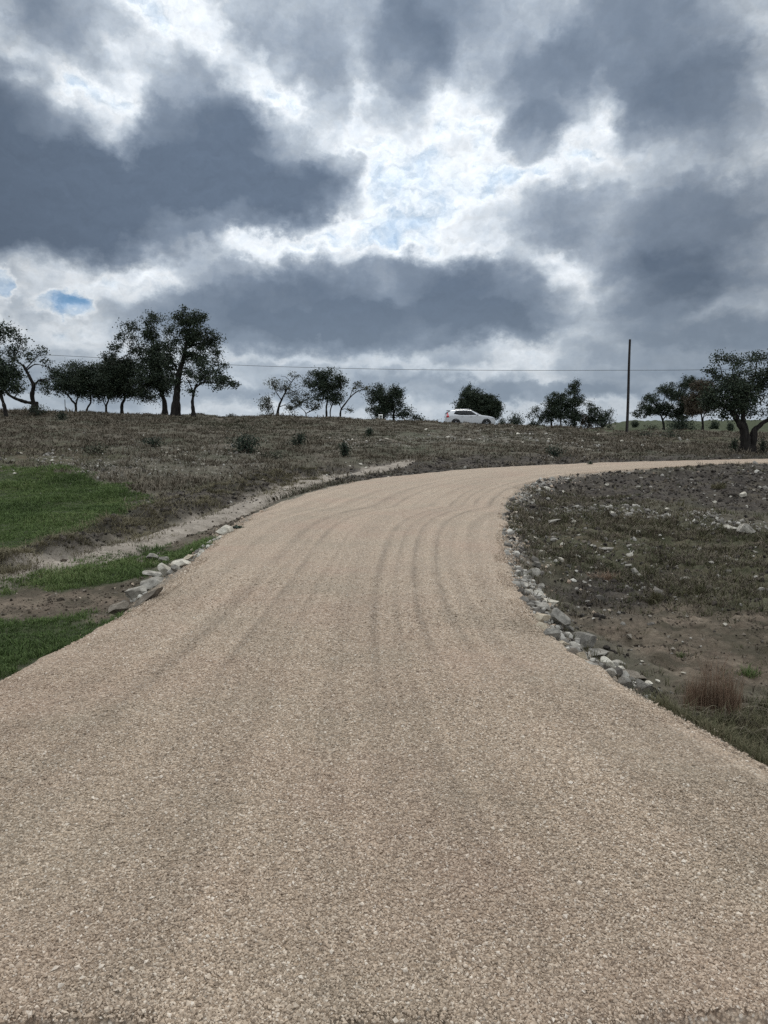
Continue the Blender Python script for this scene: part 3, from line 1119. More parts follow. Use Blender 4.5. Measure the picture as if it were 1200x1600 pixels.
tree('live_oak', 'small rounded live oak whose thin trunk forks low, just right of the slim fence post', 'tree', 66,
     [([(118, 648), (118, 634), (113, 625), (104, 616)], .15, .08), ([(118, 634), (120, 615), (116, 598)], .11, .05)],
     [(105, 588, 24, 17, .9), (93, 605, 20, 11, .5), (121, 603, 12, 14, .6), (84, 582, 9, 7, .3), (110, 612, 14, 6, .5)], LEAF, 3, OAK)
tree('live_oak', 'slim live oak whose short trunk leans right toward the dense oaks', 'tree', 66,
     [([(133, 648), (137, 637), (142, 628), (140, 612)], .14, .08)], [(140, 594, 18, 18, 1), (131, 612, 9, 7, .5), (151, 613, 10, 9, .6), (145, 575, 9, 7, .4)], LEAF, 4, OAK)
tree('live_oak', 'dense oval live oak on a straight slim trunk, left of the tall airy oak', 'tree', 66,
     [([(166, 649), (166, 636), (170, 624), (172, 610)], .15, .08), ([(166, 636), (161, 624)], .08, .04)], [(166, 594, 24, 23, 1.15), (174, 615, 12, 9, .6), (152, 608, 10, 8, .5), (170, 572, 14, 8, .6)], LEAF, 5, OAK)
tree('live_oak', 'broad dark live oak with a low branch sweeping out to the right', 'tree', 65,
     [([(191, 650), (190, 633), (194, 622), (193, 605)], .19, .1), ([(194, 622), (210, 616), (232, 621), (253, 631)], .10, .03)],
     [(190, 592, 27, 25, 1.15), (214, 616, 15, 7, .6), (240, 622, 16, 8, .45), (204, 574, 20, 14, .9), (225, 612, 12, 6, .5), (178, 612, 12, 8, .6)], LEAF, 6, OAK)
tree('live_oak', 'tall live oak with an airy open top reaching left above the dense lower oaks', 'tree', 62,
     [([(258, 652), (257, 630), (252, 612), (246, 590), (243, 560), (240, 528)], .28, .09), ([(246, 585), (225, 565), (205, 545), (188, 532)], .10, .03), ([(243, 550), (243, 525), (240, 503)], .07, .03),
      ([(225, 565), (215, 540), (205, 513)], .07, .02), ([(205, 548), (180, 558), (165, 556)], .06, .02)],
     [(240, 501, 12, 9, .8), (236, 522, 13, 12, .65), (248, 560, 21, 24, 1.15), (240, 592, 26, 17, 1.15), (207, 512, 12, 8, .45), (190, 524, 15, 9, .45), (175, 540, 12, 8, .4), (164, 556, 12, 8, .8),
      (205, 543, 18, 10, .3), (224, 548, 14, 12, .35), (255, 602, 13, 16, .9), (228, 530, 8, 8, .3)], LEAF, 7, OAK, sigma=.22)
tree('live_oak', 'tallest live oak, thick dark trunk and high tufted crown', 'tree', 59,
     [([(274, 655), (275, 632), (277, 605), (280, 585), (286, 560), (291, 540), (293, 520)], .44, .13), ([(280, 585), (270, 560), (266, 530)], .12, .04), ([(291, 545), (310, 535), (325, 530)], .10, .03),
      ([(286, 560), (305, 555), (325, 565), (340, 572)], .11, .03), ([(293, 520), (285, 505), (279, 494)], .08, .03), ([(293, 520), (305, 500), (312, 488)], .08, .03)],
     [(288, 499, 20, 12, .9), (312, 504, 12, 15, .7), (272, 545, 11, 18, .45), (300, 525, 25, 15, 1.05), (325, 534, 14, 14, .65), (334, 556, 11, 12, .4), (310, 556, 18, 13, .7), (269, 515, 11, 9, .5), (262, 570, 13, 15, .7),
      (292, 556, 11, 13, .4), (331, 524, 9, 8, .4), (345, 572, 7, 6, .3), (296, 580, 12, 9, .4), (270, 596, 10, 12, .5)], LEAF, 8, OAK, sigma=.22)
tree('live_oak', 'live oak with a flat crown stretching far right, last of the left grove', 'tree', 57,
     [([(303, 653), (301, 633), (302, 615), (308, 598)], .2, .1), ([(302, 615), (298, 602), (291, 590)], .09, .03), ([(305, 606), (322, 598), (345, 600), (366, 599)], .10, .03)],
     [(311, 588, 16, 14, .75), (340, 592, 14, 8, .85), (358, 597, 16, 8, .75), (372, 604, 6, 4, .4), (319, 574, 14, 10, .5), (298, 610, 10, 7, .3), (344, 606, 11, 5, .4), (330, 583, 9, 6, .5)], LEAF, 9, OAK, sigma=.2)
tree('oak_tree', 'sparse half-bare oak with its branches showing, leftmost of the middle trees', 'tree', 72,
     [([(431, 655), (435, 638), (440, 625), (448, 610), (455, 598), (463, 587)], .17, .04), ([(431, 652), (426, 640), (419, 628)], .08, .03), ([(440, 625), (432, 612), (427, 598)], .07, .03),
      ([(445, 615), (460, 612), (470, 606)], .06, .02), ([(435, 636), (450, 630), (462, 622)], .06, .02), ([(455, 598), (448, 590), (440, 588)], .04, .02)],
     [(462, 587, 11, 5, .3), (430, 600, 13, 10, .28), (415, 635, 10, 12, .6), (447, 608, 18, 14, .22), (464, 620, 13, 12, .18), (418, 622, 7, 8, .35), (424, 650, 14, 4, .4)], LEAF_PALE, 10, FAR, sigma=.2)
tree('oak_tree', 'low spreading oak with a thin crown between the half-bare oak and the dense round one', 'tree', 72,
     [([(478, 658), (478, 646), (469, 636)], .1, .04), ([(478, 646), (490, 640), (499, 633)], .07, .03)],
     [(468, 630, 16, 9, .45), (491, 636, 12, 8, .5), (453, 640, 11, 8, .4), (478, 619, 9, 7, .3)], LEAF_PALE, 11, FAR, sigma=.2)
tree('oak_tree', 'dense dark oak on two close trunks, tallest of the middle trees', 'tree', 71,
     [([(510, 659), (510, 640), (512, 620), (507, 598)], .15, .07), ([(518, 659), (516, 645), (520, 632), (527, 615)], .1, .05)],
     [(500, 586, 16, 9, .95), (485, 602, 11, 11, .75), (510, 606, 23, 18, 1.15), (530, 596, 12, 12, .8), (522, 624, 15, 8, .8), (494, 624, 12, 7, .4), (512, 580, 8, 5, .6)], LEAF, 12, FAR, sigma=.22)
tree('oak_tree', 'small oak whose thin bare branch arches over to the right', 'tree', 71,
     [([(532, 660), (532, 643), (540, 630), (550, 618), (562, 610), (573, 608)], .13, .035), ([(534, 640), (528, 628)], .06, .03), ([(546, 622), (552, 606), (557, 597)], .05, .02)],
     [(550, 607, 12, 8, .2), (560, 599, 7, 6, .18), (571, 606, 9, 5, .2), (535, 620, 10, 8, .22), (545, 640, 5, 3, .15)], LEAF_PALE, 13, FAR, sigma=.18)
tree('oak_tree', 'dense two-lobed tree behind the white pipe frame, trailing lower to the right', 'tree', 73,
     [([(600, 662), (600, 640), (603, 620)], .16, .08), ([(615, 662), (615, 640), (612, 618)], .14, .07), ([(615, 650), (632, 648), (648, 652)], .05, .02)],
     [(588, 620, 16, 14, .95), (592, 605, 7, 6, .5), (612, 624, 20, 19, 1.25), (619, 610, 11, 8, .9), (600, 642, 24, 16, 1.1), (630, 645, 12, 10, .7), (645, 652, 12, 5, .5), (578, 611, 6, 6, .3), (655, 656, 7, 3, .5)], LEAF, 14, FAR, sigma=.22)
tree('oak_tree', 'single dense round oak rising behind the white car', 'tree', 90,
     [([(745, 672), (744, 650), (746, 630)], .22, .1)],
     [(735, 619, 16, 10, .9), (745, 636, 30, 19, 1.3), (769, 635, 13, 13, .8), (722, 639, 13, 15, .8), (775, 646, 9, 9, .5), (733, 608, 7, 4, .5), (760, 622, 10, 7, .6), (756, 652, 22, 9, 1.1)], LEAF, 15, FAR, leaf_size=.19, sigma=.26)
tree('oak_tree', 'thin trunked oak, open on its left, just left of the tall pointed tree', 'tree', 78,
     [([(862, 674), (862, 655), (864, 640)], .14, .07), ([(850, 674), (846, 657), (837, 643)], .08, .03)],
     [(864, 631, 12, 13, 1.05), (861, 650, 13, 15, 1.15), (842, 641, 10, 8, .3), (846, 656, 9, 9, .4), (832, 648, 6, 5, .25), (868, 617, 6, 5, .5)], LEAF, 17, FAR, sigma=.22)
tree('oak_tree', 'tall narrow dark tree with a pointed top, tallest between the car and the pole', 'tree', 77,
     [([(897, 674), (898, 650), (897, 615)], .16, .06), ([(877, 674), (877, 650), (880, 626)], .13, .05)],
     [(897, 606, 8, 9, .9), (896, 625, 13, 15, 1.15), (880, 624, 9, 13, .8), (878, 646, 11, 19, 1.25), (895, 650, 15, 18, 1.15), (906, 622, 7, 9, .5), (889, 635, 8, 12, 1.0), (898, 598, 5, 4, .5)], LEAF, 18, FAR, sigma=.2)
tree('brush_thicket', 'low russet thicket of bare stems between the tall pointed tree and the round bush', 'shrub', 77,
     [([(914, 674), (914, 660), (912, 648)], .05, .02), ([(920, 674), (921, 660), (924, 650)], .05, .02)], [(914, 655, 11, 12, .45), (922, 662, 8, 8, .5), (907, 662, 7, 8, .5)], LEAF_BROWN, 19, FAR, sigma=.2)
tree('oak_tree', 'bushy small oak with ragged sides, nearest tree left of the bare pole', 'tree', 76,
     [([(940, 675), (940, 657), (938, 645)], .13, .06), ([(940, 662), (950, 652)], .06, .03)],
     [(927, 640, 11, 9, .85), (940, 655, 15, 13, 1.15), (955, 647, 9, 7, .55), (955, 662, 7, 6, .55), (926, 655, 8, 9, .7), (920, 632, 5, 4, .4)], LEAF, 20, FAR, sigma=.2)
tree('oak_tree', 'lacy open oak with a low branch shelf, first tree right of the pole', 'tree', 88,
     [([(1037, 675), (1037, 662), (1033, 648), (1024, 634), (1018, 622)], .2, .06), ([(1036, 656), (1044, 640), (1049, 626)], .10, .04), ([(1033, 648), (1015, 644), (998, 648)], .08, .03), ([(1030, 642), (1036, 622), (1034, 612)], .07, .03)],
     [(1018, 624, 12, 8, .4), (1035, 611, 16, 7, .35), (1000, 648, 12, 4, .3), (1015, 641, 14, 7, .55), (1036, 641, 12, 10, .6), (1049, 621, 9, 8, .25), (1008, 632, 8, 5, .25)], LEAF, 21, FAR, leaf_size=.17, sigma=.22)
tree('oak_tree', 'open spreading oak with several upright limbs above a dark thicket', 'tree', 88,
     [([(1060, 676), (1060, 656), (1062, 635), (1066, 615)], .22, .06), ([(1060, 657), (1052, 636), (1049, 612)], .10, .03), ([(1062, 642), (1073, 620), (1081, 601)], .10, .03)],
     [(1068, 600, 12, 8, .4), (1080, 600, 10, 10, .45), (1055, 618, 12, 10, .25), (1072, 625, 15, 12, .45), (1065, 645, 13, 12, .5), (1050, 604, 8, 6, .25)], LEAF, 22, FAR, leaf_size=.17, sigma=.22)
tree('oak_tree', 'russet tinted oak with a full hanging crown beside the huge right hand oak', 'tree', 82,
     [([(1098, 676), (1098, 656), (1094, 640), (1092, 622)], .16, .07), ([(1098, 656), (1105, 638), (1108, 620)], .09, .04)],
     [(1098, 610, 17, 12, .6), (1089, 632, 15, 13, .8), (1108, 628, 13, 15, .7), (1082, 644, 8, 9, .7), (1104, 597, 10, 6, .4)], LEAF_BROWN, 23, FAR, leaf_size=.17, sigma=.22)
tree('live_oak', 'huge spreading live oak on a thick forked trunk at the right picture edge', 'tree', 46,
     [([(1166, 693), (1164, 677), (1156, 662), (1148, 651), (1138, 640), (1126, 632)], .36, .13), ([(1170, 693), (1169, 672), (1168, 655), (1172, 635), (1178, 612)], .31, .11), ([(1176, 693), (1180, 676), (1191, 664), (1206, 655), (1226, 640)], .28, .11),
      ([(1148, 651), (1147, 625), (1150, 600), (1145, 582)], .15, .04), ([(1147, 598), (1132, 592), (1116, 597)], .07, .03), ([(1172, 635), (1185, 610), (1195, 585), (1198, 563)], .13, .04),
      ([(1178, 618), (1166, 600), (1156, 578)], .09, .03), ([(1206, 655), (1215, 620), (1225, 588)], .12, .04), ([(1130, 634), (1112, 634), (1098, 641)], .09, .03), ([(1162, 676), (1160, 655), (1158, 630)], .2, .08)],
     [(1145, 570, 14, 9, .5), (1120, 564, 11, 7, .3), (1130, 588, 15, 6, .25), (1150, 588, 14, 12, .5), (1120, 608, 18, 9, .8), (1130, 630, 25, 13, 1.1), (1105, 631, 13, 11, .7), (1160, 614, 22, 15, .75), (1175, 640, 12, 10, .6),
      (1195, 560, 13, 9, .45), (1185, 588, 16, 12, .4), (1200, 608, 18, 15, .5), (1220, 580, 20, 20, .6), (1240, 610, 24, 24, .8), (1255, 640, 20, 18, .8), (1200, 633, 12, 8, .25), (1215, 555, 15, 9, .5), (1140, 648, 13, 6, .8), (1160, 600, 16, 12, .6),
      (1138, 560, 9, 6, .5), (1118, 580, 14, 7, .6), (1145, 612, 18, 14, .9), (1172, 600, 16, 16, .8), (1185, 625, 16, 14, .8), (1208, 590, 16, 14, .7), (1158, 636, 18, 10, .9), (1112, 618, 12, 10, .7), (1195, 578, 14, 10, .6), (1205, 645, 16, 8, .6)], LEAF, 24, OAK, leaf_size=.14, sigma=.21)


# ---------------------------------------------------------------- shrubs
def shrub(label, px, py, w, h, leaf, seed, full=1.0, D=None, group=None, size=0.09, name='shrub', lift=0.0):
    """w, h: full width and height in photograph pixels, py the foot"""
    r = np.random.default_rng(seed + 500)
    if D is None:
        P = ground_at(px, py)
    else:
        x = at_depth(px, py, D)[0]
        P = np.array([x, D, hz(x, D)])
    mpp = P[1] / FPX
    W, H = w * mpp, h * mpp
    if D is not None:
        top = at_depth(px, py - h, D)[2]
        H = max(top - P[2], 0.3)
    root = empty(name, tuple(P))
    tag(root, label, 'shrub' if name != 'dry_grass_clump' else 'grass clump', group)
    wood = Wood()
    V, F, k = [], [], 0
    ns = int(9 + 5 * full)
    for s in range(ns):
        a = r.uniform(0, 2 * math.pi)
        q = r.random() ** 0.6
        tip = np.array([math.cos(a) * W * .46 * q, math.sin(a) * W * .40 * q, H * (1 - 0.55 * q * q) * r.uniform(.72, 1.02)])
        C = catmull3([np.array([tip[0] * .12, tip[1] * .12, -0.05]), tip * np.array([.45, .45, .6]) + r.normal(0, .05 * W, 3), tip], 4)
        wood.add(C, np.linspace(0.012 + 0.012 * H, 0.006, len(C)), 4)
        n = int(r.uniform(.6, 1.4) * 46 * full * max(0.35, min(W * H, 3.0)))
        n = max(n, 26)
        t = r.random((n, 1)) ** 0.7
        base = C[np.clip((t[:, 0] * (len(C) - 1)).astype(int), 1, len(C) - 1)]
        sg = np.array([W * .13, W * .13, H * .13])
        c = base + r.normal(0, 1, (n, 3)) * sg
        c[:, 2] = np.maximum(c[:, 2], 0.02)
        A = r.normal(0, 1, (n, 3))
        A /= np.linalg.norm(A, axis=1)[:, None]
        B = np.cross(A, r.normal(0, 1, (n, 3)))
        B /= np.linalg.norm(B, axis=1)[:, None] + 1e-9
        L = size * r.uniform(.6, 1.3, (n, 1))
        V.append(np.stack([c - A * L * .5, c + B * L * .28, c + A * L * .5, c - B * L * .28], 1).reshape(-1, 3))
        F.append(np.arange(n * 4).reshape(n, 4) + k)
        k += n * 4
    wood.build('stems', BARK, root)
    np_mesh('foliage', np.vstack(V), np.vstack(F), leaf, False, parent=root)
    return root


HS = 'shrubs dotted over the hillside'
shrub('largest dark green shrub on the open hillside, left of the road bend', 384, 708, 56, 34, LEAF_CEDAR, 1, 1.3, group=HS)
shrub('small dark upright juniper bush just above a patch of pale stones', 537, 714, 24, 26, LEAF_CEDAR, 2, 1.3, group=HS)
shrub('small dark bush under the dense two-lobed tree, below the crest', 577, 681, 14, 15, LEAF_CEDAR, 3, 1.2, group=HS)
shrub('low rounded green bush midway between the largest shrub and the juniper bush', 467, 695, 32, 19, LEAF_CEDAR, 4, 1.0, group=HS)
shrub('low wide green bush on the hillside below the tallest oak', 240, 698, 50, 18, LEAF_CEDAR, 5, .9, group=HS)
shrub('wide patch of low olive brush at the top edge of the left green field', 150, 708, 64, 18, LEAF_PALE, 6, .7, group=HS)
shrub('low dark sprawling bush right of the car, just above the road', 866, 713, 46, 18, LEAF_CEDAR, 7, .7, group=HS)
shrub('low olive brush below the largest hillside shrub', 425, 716, 54, 12, LEAF_PALE, 8, .5, group=HS)
shrub('dark brush round the foot of the gnarled oak', 58, 650, 40, 20, LEAF, 9, .8, group=HS)
shrub('small dark bush beside the slim fence post', 96, 656, 26, 15, LEAF, 10, 1.0, group=HS)
shrub('wispy weed on the skyline right of the left grove', 363, 654, 24, 9, LEAF_PALE, 11, .25, D=61, group=HS)
shrub('short wispy weed on the skyline below the arching branch', 560, 660, 20, 7, LEAF_PALE, 12, .3, D=68, group=HS)
shrub('low green growth on the flat grass just right of the pole', 1010, 683, 40, 10, LEAF_CEDAR, 13, .6, group=HS)
shrub('wide low green bush in the grass under the open spreading oaks', 1048, 684, 46, 13, LEAF_CEDAR, 14, .7, group=HS)
shrub('dark thicket round the feet of the open spreading oaks', 1064, 676, 56, 24, LEAF_CEDAR, 15, 1.3, D=84, group=FAR, size=.15)
shrub('grey green weedy bush left of the first open oak', 1017, 678, 30, 17, LEAF_PALE, 16, .5, D=80, group=FAR, size=.12)
shrub('single small bush on the far slope right of the pole', 992, 664, 14, 7, LEAF, 17, 1.0, D=130, group=FAR, size=.2)
shrub('blue grey bush on the far slope left of the huge oak trunk', 1116, 669, 16, 12, LEAF, 18, 1.0, D=120, group=FAR, size=.2)
shrub('small dark bush on the far slope right beside the huge oak trunk', 1140, 669, 14, 10, LEAF, 19, .8, D=110, group=FAR, size=.2)
shrub('round dark bush just ahead of the white car', 805, 668, 36, 24, LEAF, 20, 1.3, D=84, group=FAR, size=.15)
shrub('low dark hedge-like brush between the round bush and the thin trunked oak', 832, 669, 24, 13, LEAF, 21, 1.2, D=82, group=FAR, size=.15)
shrub('low brush on the skyline under the rear of the car and the dense tree', 672, 666, 36, 10, LEAF, 22, 1.0, D=86, group=FAR, size=.15)
shrub('low dark brush just ahead of the car bonnet', 783, 668, 20, 15, LEAF, 23, 1.1, D=88, group=FAR, size=.15)
shrub('low skyline brush left of the half-bare oak', 409, 655, 16, 12, LEAF_PALE, 24, .6, D=70, group=FAR, size=.12)
shrub('dark weeds at the right foot of the huge oak', 1192, 690, 22, 9, LEAF, 25, .8, D=46, group=HS)
shrub('dark weeds at the left foot of the huge oak', 1148, 690, 20, 9, LEAF, 26, .9, D=46, group=HS)
shrub('bushy green weed at the road edge beside the big white boulder', 371, 830, 20, 9, LEAF_CEDAR, 27, .8, group=None, size=.05)
shrub('little dark weed standing at the far kerb of the road bend', 921, 729, 12, 8, LEAF, 28, .8, group=None, size=.06)


# ================================================================ bmesh helpers
import bmesh


def bm_obj(name, bm, mat, parent=None, smooth=False, loc=None):
    me = bpy.data.meshes.new(name)
    bmesh.ops.recalc_face_normals(bm, faces=bm.faces)
    bm.to_mesh(me)
    bm.free()
    if smooth:
        for p in me.polygons:
            p.use_smooth = True
    me.materials.append(mat)
    o = bpy.data.objects.new(name, me)
    if loc is not None:
        o.location = loc
    return link(o, parent)


def bm_box(bm, c, s, rot=None, bevel=0.0):
    r = bmesh.ops.create_cube(bm, size=1.0)
    vs = r['verts']
    for v in vs:
        v.co = Vector((v.co.x * s[0], v.co.y * s[1], v.co.z * s[2]))
        if rot is not None:
            v.co = rot @ v.co
        v.co += Vector(c)
    if bevel > 0:
        es = list({e for v in vs for e in v.link_edges})
        bmesh.ops.bevel(bm, geom=es, offset=bevel, segments=2, affect='EDGES')
    return vs


def lathe(bm, prof, axis_y=True, n=28, c=(0, 0, 0)):
    """revolve (radius, y) profile round the Y axis"""
    rings = []
    for (rad, y) in prof:
        rings.append([bm.verts.new((c[0] + rad * math.cos(2 * math.pi * k / n), c[1] + y, c[2] + rad * math.sin(2 * math.pi * k / n))) for k in range(n)])
    for a, b in zip(rings[:-1], rings[1:]):
        for k in range(n):
            bm.faces.new((a[k], a[(k + 1) % n], b[(k + 1) % n], b[k]))
    return rings


def simple_mat(name, col, rough=0.5, spec=0.5, metal=0.0, coat=0.0, var=0.0, scale=8.0):
    m, g, b = new_mat(name, rough, spec)
    b.inputs['Metallic'].default_value = metal
    b.inputs['Coat Weight'].default_value = coat
    P = g.n.new('ShaderNodeTexCoord').outputs['Object']
    n = g.noise(P, scale, 4, 0.6)
    lo = tuple(c * (1 - var) for c in col)
    hi = tuple(min(1, c * (1 + var)) for c in col)
    g.l.new(g.ramp(n, [(0.3, lo), (0.7, hi)]), b.inputs['Base Color'])
    return m


# ================================================================ white car on the crest
def build_car():
    PAINT = simple_mat('white_car_paint', (.50, .51, .52), 0.28, 0.5, 0, 0.6, 0.02, 3)
    GLASS = simple_mat('dark_glass', (.008, .009, .010), 0.12, 0.22, 0, 0, 0.05)
    BLACK = simple_mat('black_trim', (.022, .022, .023), 0.6, 0.35, 0, 0, 0.2)
    RUB = simple_mat('tyre_rubber', (.018, .018, .018), 0.85, 0.2, 0, 0, 0.3)
    ALLOY = simple_mat('alloy', (.30, .31, .32), 0.35, 0.5, 0.9, 0, 0.08)
    RED = simple_mat('red_lens', (.50, .015, .03), 0.25, 0.5, 0, 0.4, 0.15)
    LENS = simple_mat('clear_lens', (.55, .58, .62), 0.12, 0.6, 0, 0.4, 0.1)
    SILV = simple_mat('satin_rail', (.45, .46, .47), 0.35, 0.5, 0.8, 0, 0.05)
    D = 73.0
    cx = at_depth(733.5, 660, D)[0]
    root = empty('suv', (cx, D, 1.60), R(1.5))
    tag(root, 'white suv driving right along the crest, red tail light at its left end', 'car')
    sx = np.array([-2.35, -2.33, -2.26, -2.05, -1.80, -1.45, -1.0, -0.4, 0.1, 0.5, 0.85, 1.02, 1.5, 2.0, 2.2, 2.31, 2.35])
    top = np.array([.84, 1.06, 1.26, 1.47, 1.575, 1.63, 1.655, 1.655, 1.615, 1.43, 1.245, 1.165, 1.105, 1.01, .93, .80, .62])
    wb = np.array([.70, .78, .86, .92, .935, .945, .95, .95, .95, .95, .95, .95, .94, .90, .83, .72, .60])
    wt = np.array([.62, .66, .64, .60, .61, .63, .635, .635, .63, .64, .70, .76, .78, .74, .66, .58, .52])
    zb = np.array([.42, .36, .30, .27, .26, .25, .25, .25, .25, .25, .25, .25, .25, .26, .28, .33, .40])
    xs = np.unique(np.r_[np.linspace(-2.35, 2.35, 60), sx])
    TOP, WB, WT, ZB = (np.interp(xs, sx, q) for q in (top, wb, wt, zb))
    k = np.array([.25, .5, .25])

    def half_width(x, z):
        t, b_, w_, zb_ = (np.interp(x, xs, q) for q in (TOP, WB, WT, ZB))
        belt = min(1.13, t - 0.04)
        if z >= belt:
            f = min(1, (z - belt) / max(t - 0.05 - belt, 0.02))
            return b_ + (w_ - b_) * f * (0.75 + 0.25 * f)
        return b_ * (1 - 0.03 * ((belt - z) / max(belt - zb_, .1)) ** 2)

    bm = bmesh.new()
    rows = []
    for x, t, b_, w_, z0 in zip(xs, TOP, WB, WT, ZB):
        belt = min(1.13, t - 0.04)
        sec = [(0, z0), (b_ * .88, z0), (b_ * .965, z0 + .07), (b_ * .98, z0 + (belt - z0) * .35), (b_ * 1.0, z0 + (belt - z0) * .62), (b_ * .995, z0 + (belt - z0) * .88), (half_width(x, belt), belt)]
        for f in (.35, .7, 1.0):
            z = belt + (t - 0.05 - belt) * f if t - 0.05 > belt else belt + 0.004 * f
            sec.append((half_width(x, z), z))
        sec += [(w_ * .90, t - .018), (w_ * .6, t), (0, t + .012)]
        rows.append([bm.verts.new((x, -y, z)) for y, z in sec] + [bm.verts.new((x, y, z)) for y, z in sec[-2:0:-1]])
    for a, b in zip(rows[:-1], rows[1:]):
        n = len(a)
        for i in range(n):
            bm.faces.new((a[i], a[(i + 1) % n], b[(i + 1) % n], b[i]))
    bm.faces.new(rows[0])
    bm.faces.new(rows[-1][::-1])
    bm_obj('body', bm, PAINT, root, True)

    def side_panel(pts, name, mat, sgn, off=0.006, sub=6):
        """thin panel following the flank; pts outline in (x, z)"""
        bm = bmesh.new()
        vs = []
        for i in range(len(pts)):
            a, b = pts[i], pts[(i + 1) % len(pts)]
            for s in range(sub):
                f = s / sub
                x, z = a[0] + (b[0] - a[0]) * f, a[1] + (b[1] - a[1]) * f
                vs.append(bm.verts.new((x, sgn * (half_width(x, z) + off), z)))
        cxm = sum(p[0] for p in pts) / len(pts)
        czm = sum(p[1] for p in pts) / len(pts)
        c = bm.verts.new((cxm, sgn * (half_width(cxm, czm) + off), czm))
        for i in range(len(vs)):
            bm.faces.new((vs[i], vs[(i + 1) % len(vs)], c))
        ext = bmesh.ops.extrude_face_region(bm, geom=list(bm.faces))
        for v in ext['geom']:
            if isinstance(v, bmesh.types.BMVert):
                v.co.y -= sgn * 0.02
        return bm_obj(name, bm, mat, root, True)

    for s in (-1, 1):
        side_panel([(-1.02, 1.15), (-.33, 1.15), (-.33, 1.565), (-.95, 1.565)], 'side_window', GLASS, s)
        side_panel([(-.25, 1.15), (.56, 1.165), (.40, 1.31), (.05, 1.54), (-.25, 1.565)], 'side_window', GLASS, s)
        side_panel([(-1.60, 1.26), (-1.10, 1.17), (-1.03, 1.565), (-1.38, 1.54)], 'quarter_window', GLASS, s)
        side_panel([(-.345, 1.15), (-.235, 1.15), (-.235, 1.56), (-.345, 1.56)], 'door_pillar', BLACK, s, 0.010)
        side_panel([(-1.105, 1.16), (-1.01, 1.155), (-.945, 1.56), (-1.035, 1.56)], 'door_pillar', BLACK, s, 0.010)
        side_panel([(-2.28, .92), (-2.02, .94), (-2.07, 1.12), (-2.13, 1.38), (-2.22, 1.30), (-2.30, 1.06)], 'tail_light', RED, s, 0.012)
        side_panel([(1.90, .86), (2.20, .80), (2.22, .89), (1.92, .965)], 'headlight', LENS, s, 0.012)
        side_panel([(-1.0, .27), (1.02, .27), (1.02, .38), (-1.0, .38)], 'sill_cladding', BLACK, s, 0.014, 8)
        for hx in (-.78, .05):
            bm = bmesh.new()
            bm_box(bm, (hx, s * (half_width(hx, 1.02) + .02), 1.02), (.20, .03, .035), bevel=.01)
            bm_obj('door_handle', bm, PAINT, root, True)
        bm = bmesh.new()
        bm_box(bm, (.62, s * 1.03, 1.20), (.16, .20, .15), bevel=.05)
        bm_box(bm, (.62, s * .93, 1.14), (.06, .12, .05), bevel=.01)
        bm_obj('mirror', bm, PAINT, root, True)
        pts = [(-1.55, s * .60, 1.635), (-1.40, s * .60, 1.70), (-.9, s * .60, 1.715), (-.2, s * .60, 1.71), (.05, s * .60, 1.63)]
        V, F = tube(catmull3(pts, 5), np.full(21, .016), 8)
        np_mesh('roof_rail', V, F, PAINT, True, parent=root)
        for wx in (-1.40, 1.47):
            y = s * .905
            w = empty('wheel', (wx, y, .37))
            w.parent = root
            bm = bmesh.new()
            lathe(bm, [(.25, -.11), (.345, -.115), (.372, -.09), (.378, 0), (.372, .09), (.345, .115), (.25, .11), (.25, -.11)])
            bm_obj('tyre', bm, RUB, w, True)
            bm = bmesh.new()
            lathe(bm, [(.262, -.10), (.262, .10), (.240, .10), (.235, s * .05), (.235, -.10), (.262, -.10)])
            for q in range(5):
                a = q * 2 * math.pi / 5 + .3
                bm_box(bm, (math.cos(a) * .14, s * .085, math.sin(a) * .14), (.22, .03, .065), Matrix.Rotation(-a, 3, 'Y'), .008)
            lathe(bm, [(.001, s * .10), (.05, s * .10), (.055, s * .06), (.001, s * .06)], n=14)
            bm_obj('rim', bm, ALLOY, w, True)
            bm = bmesh.new()
            arc = []
            for q in range(23):
                a = math.radians(-12 + q * 204 / 22)
                row = []
                for rad in (.40, .455):
                    x, z = wx + rad * math.cos(a), .37 + rad * math.sin(a)
                    for yo in (.0, .016):
                        row.append(bm.verts.new((x, s * (half_width(np.clip(x, -2.3, 2.3), z) + yo), z)))
                arc.append(row)
            for a_, b_ in zip(arc[:-1], arc[1:]):
                for i, j in ((0, 1), (1, 3), (3, 2), (2, 0)):
                    bm.faces.new((a_[i], a_[j], b_[j], b_[i]))
            bm_obj('arch_cladding', bm, BLACK, root, True)
            # dark wheel housing behind the tyre
            bm = bmesh.new()
            lathe(bm, [(.001, s * .055), (.40, s * .055), (.40, s * .035), (.001, s * .035)], c=(wx, s * .885, .37))
            bm_obj('wheel_housing', bm, BLACK, root, True)
    bm = bmesh.new()
    ring = []
    for x, z, w in ((.12, 1.60, .58), (.50, 1.44, .60), (.95, 1.20, .70)):
        ring.append([bm.verts.new((x + .012, y * w, z + .022)) for y in (-1, -.5, 0, .5, 1)])
    for a, b in zip(ring[:-1], ring[1:]):
        for i in range(4):
            bm.faces.new((a[i], a[i + 1], b[i + 1], b[i]))
    bm_obj('windscreen', bm, GLASS, root, True)
    bm = bmesh.new()
    bm_box(bm, (-2.185, 0, 1.36), (.03, 1.12, .30), Matrix.Rotation(R(40), 3, 'Y'), .01)
    bm_obj('rear_window', bm, GLASS, root)
    bm = bmesh.new()
    bm_box(bm, (-2.02, 0, 1.565), (.28, 1.16, .035), Matrix.Rotation(R(4), 3, 'Y'), .012)
    bm_obj('spoiler', bm, BLACK, root)
    bm = bmesh.new()
    bm_box(bm, (2.345, 0, .70), (.04, .80, .24), bevel=.015)
    bm_obj('grille', bm, BLACK, root)
    bm = bmesh.new()
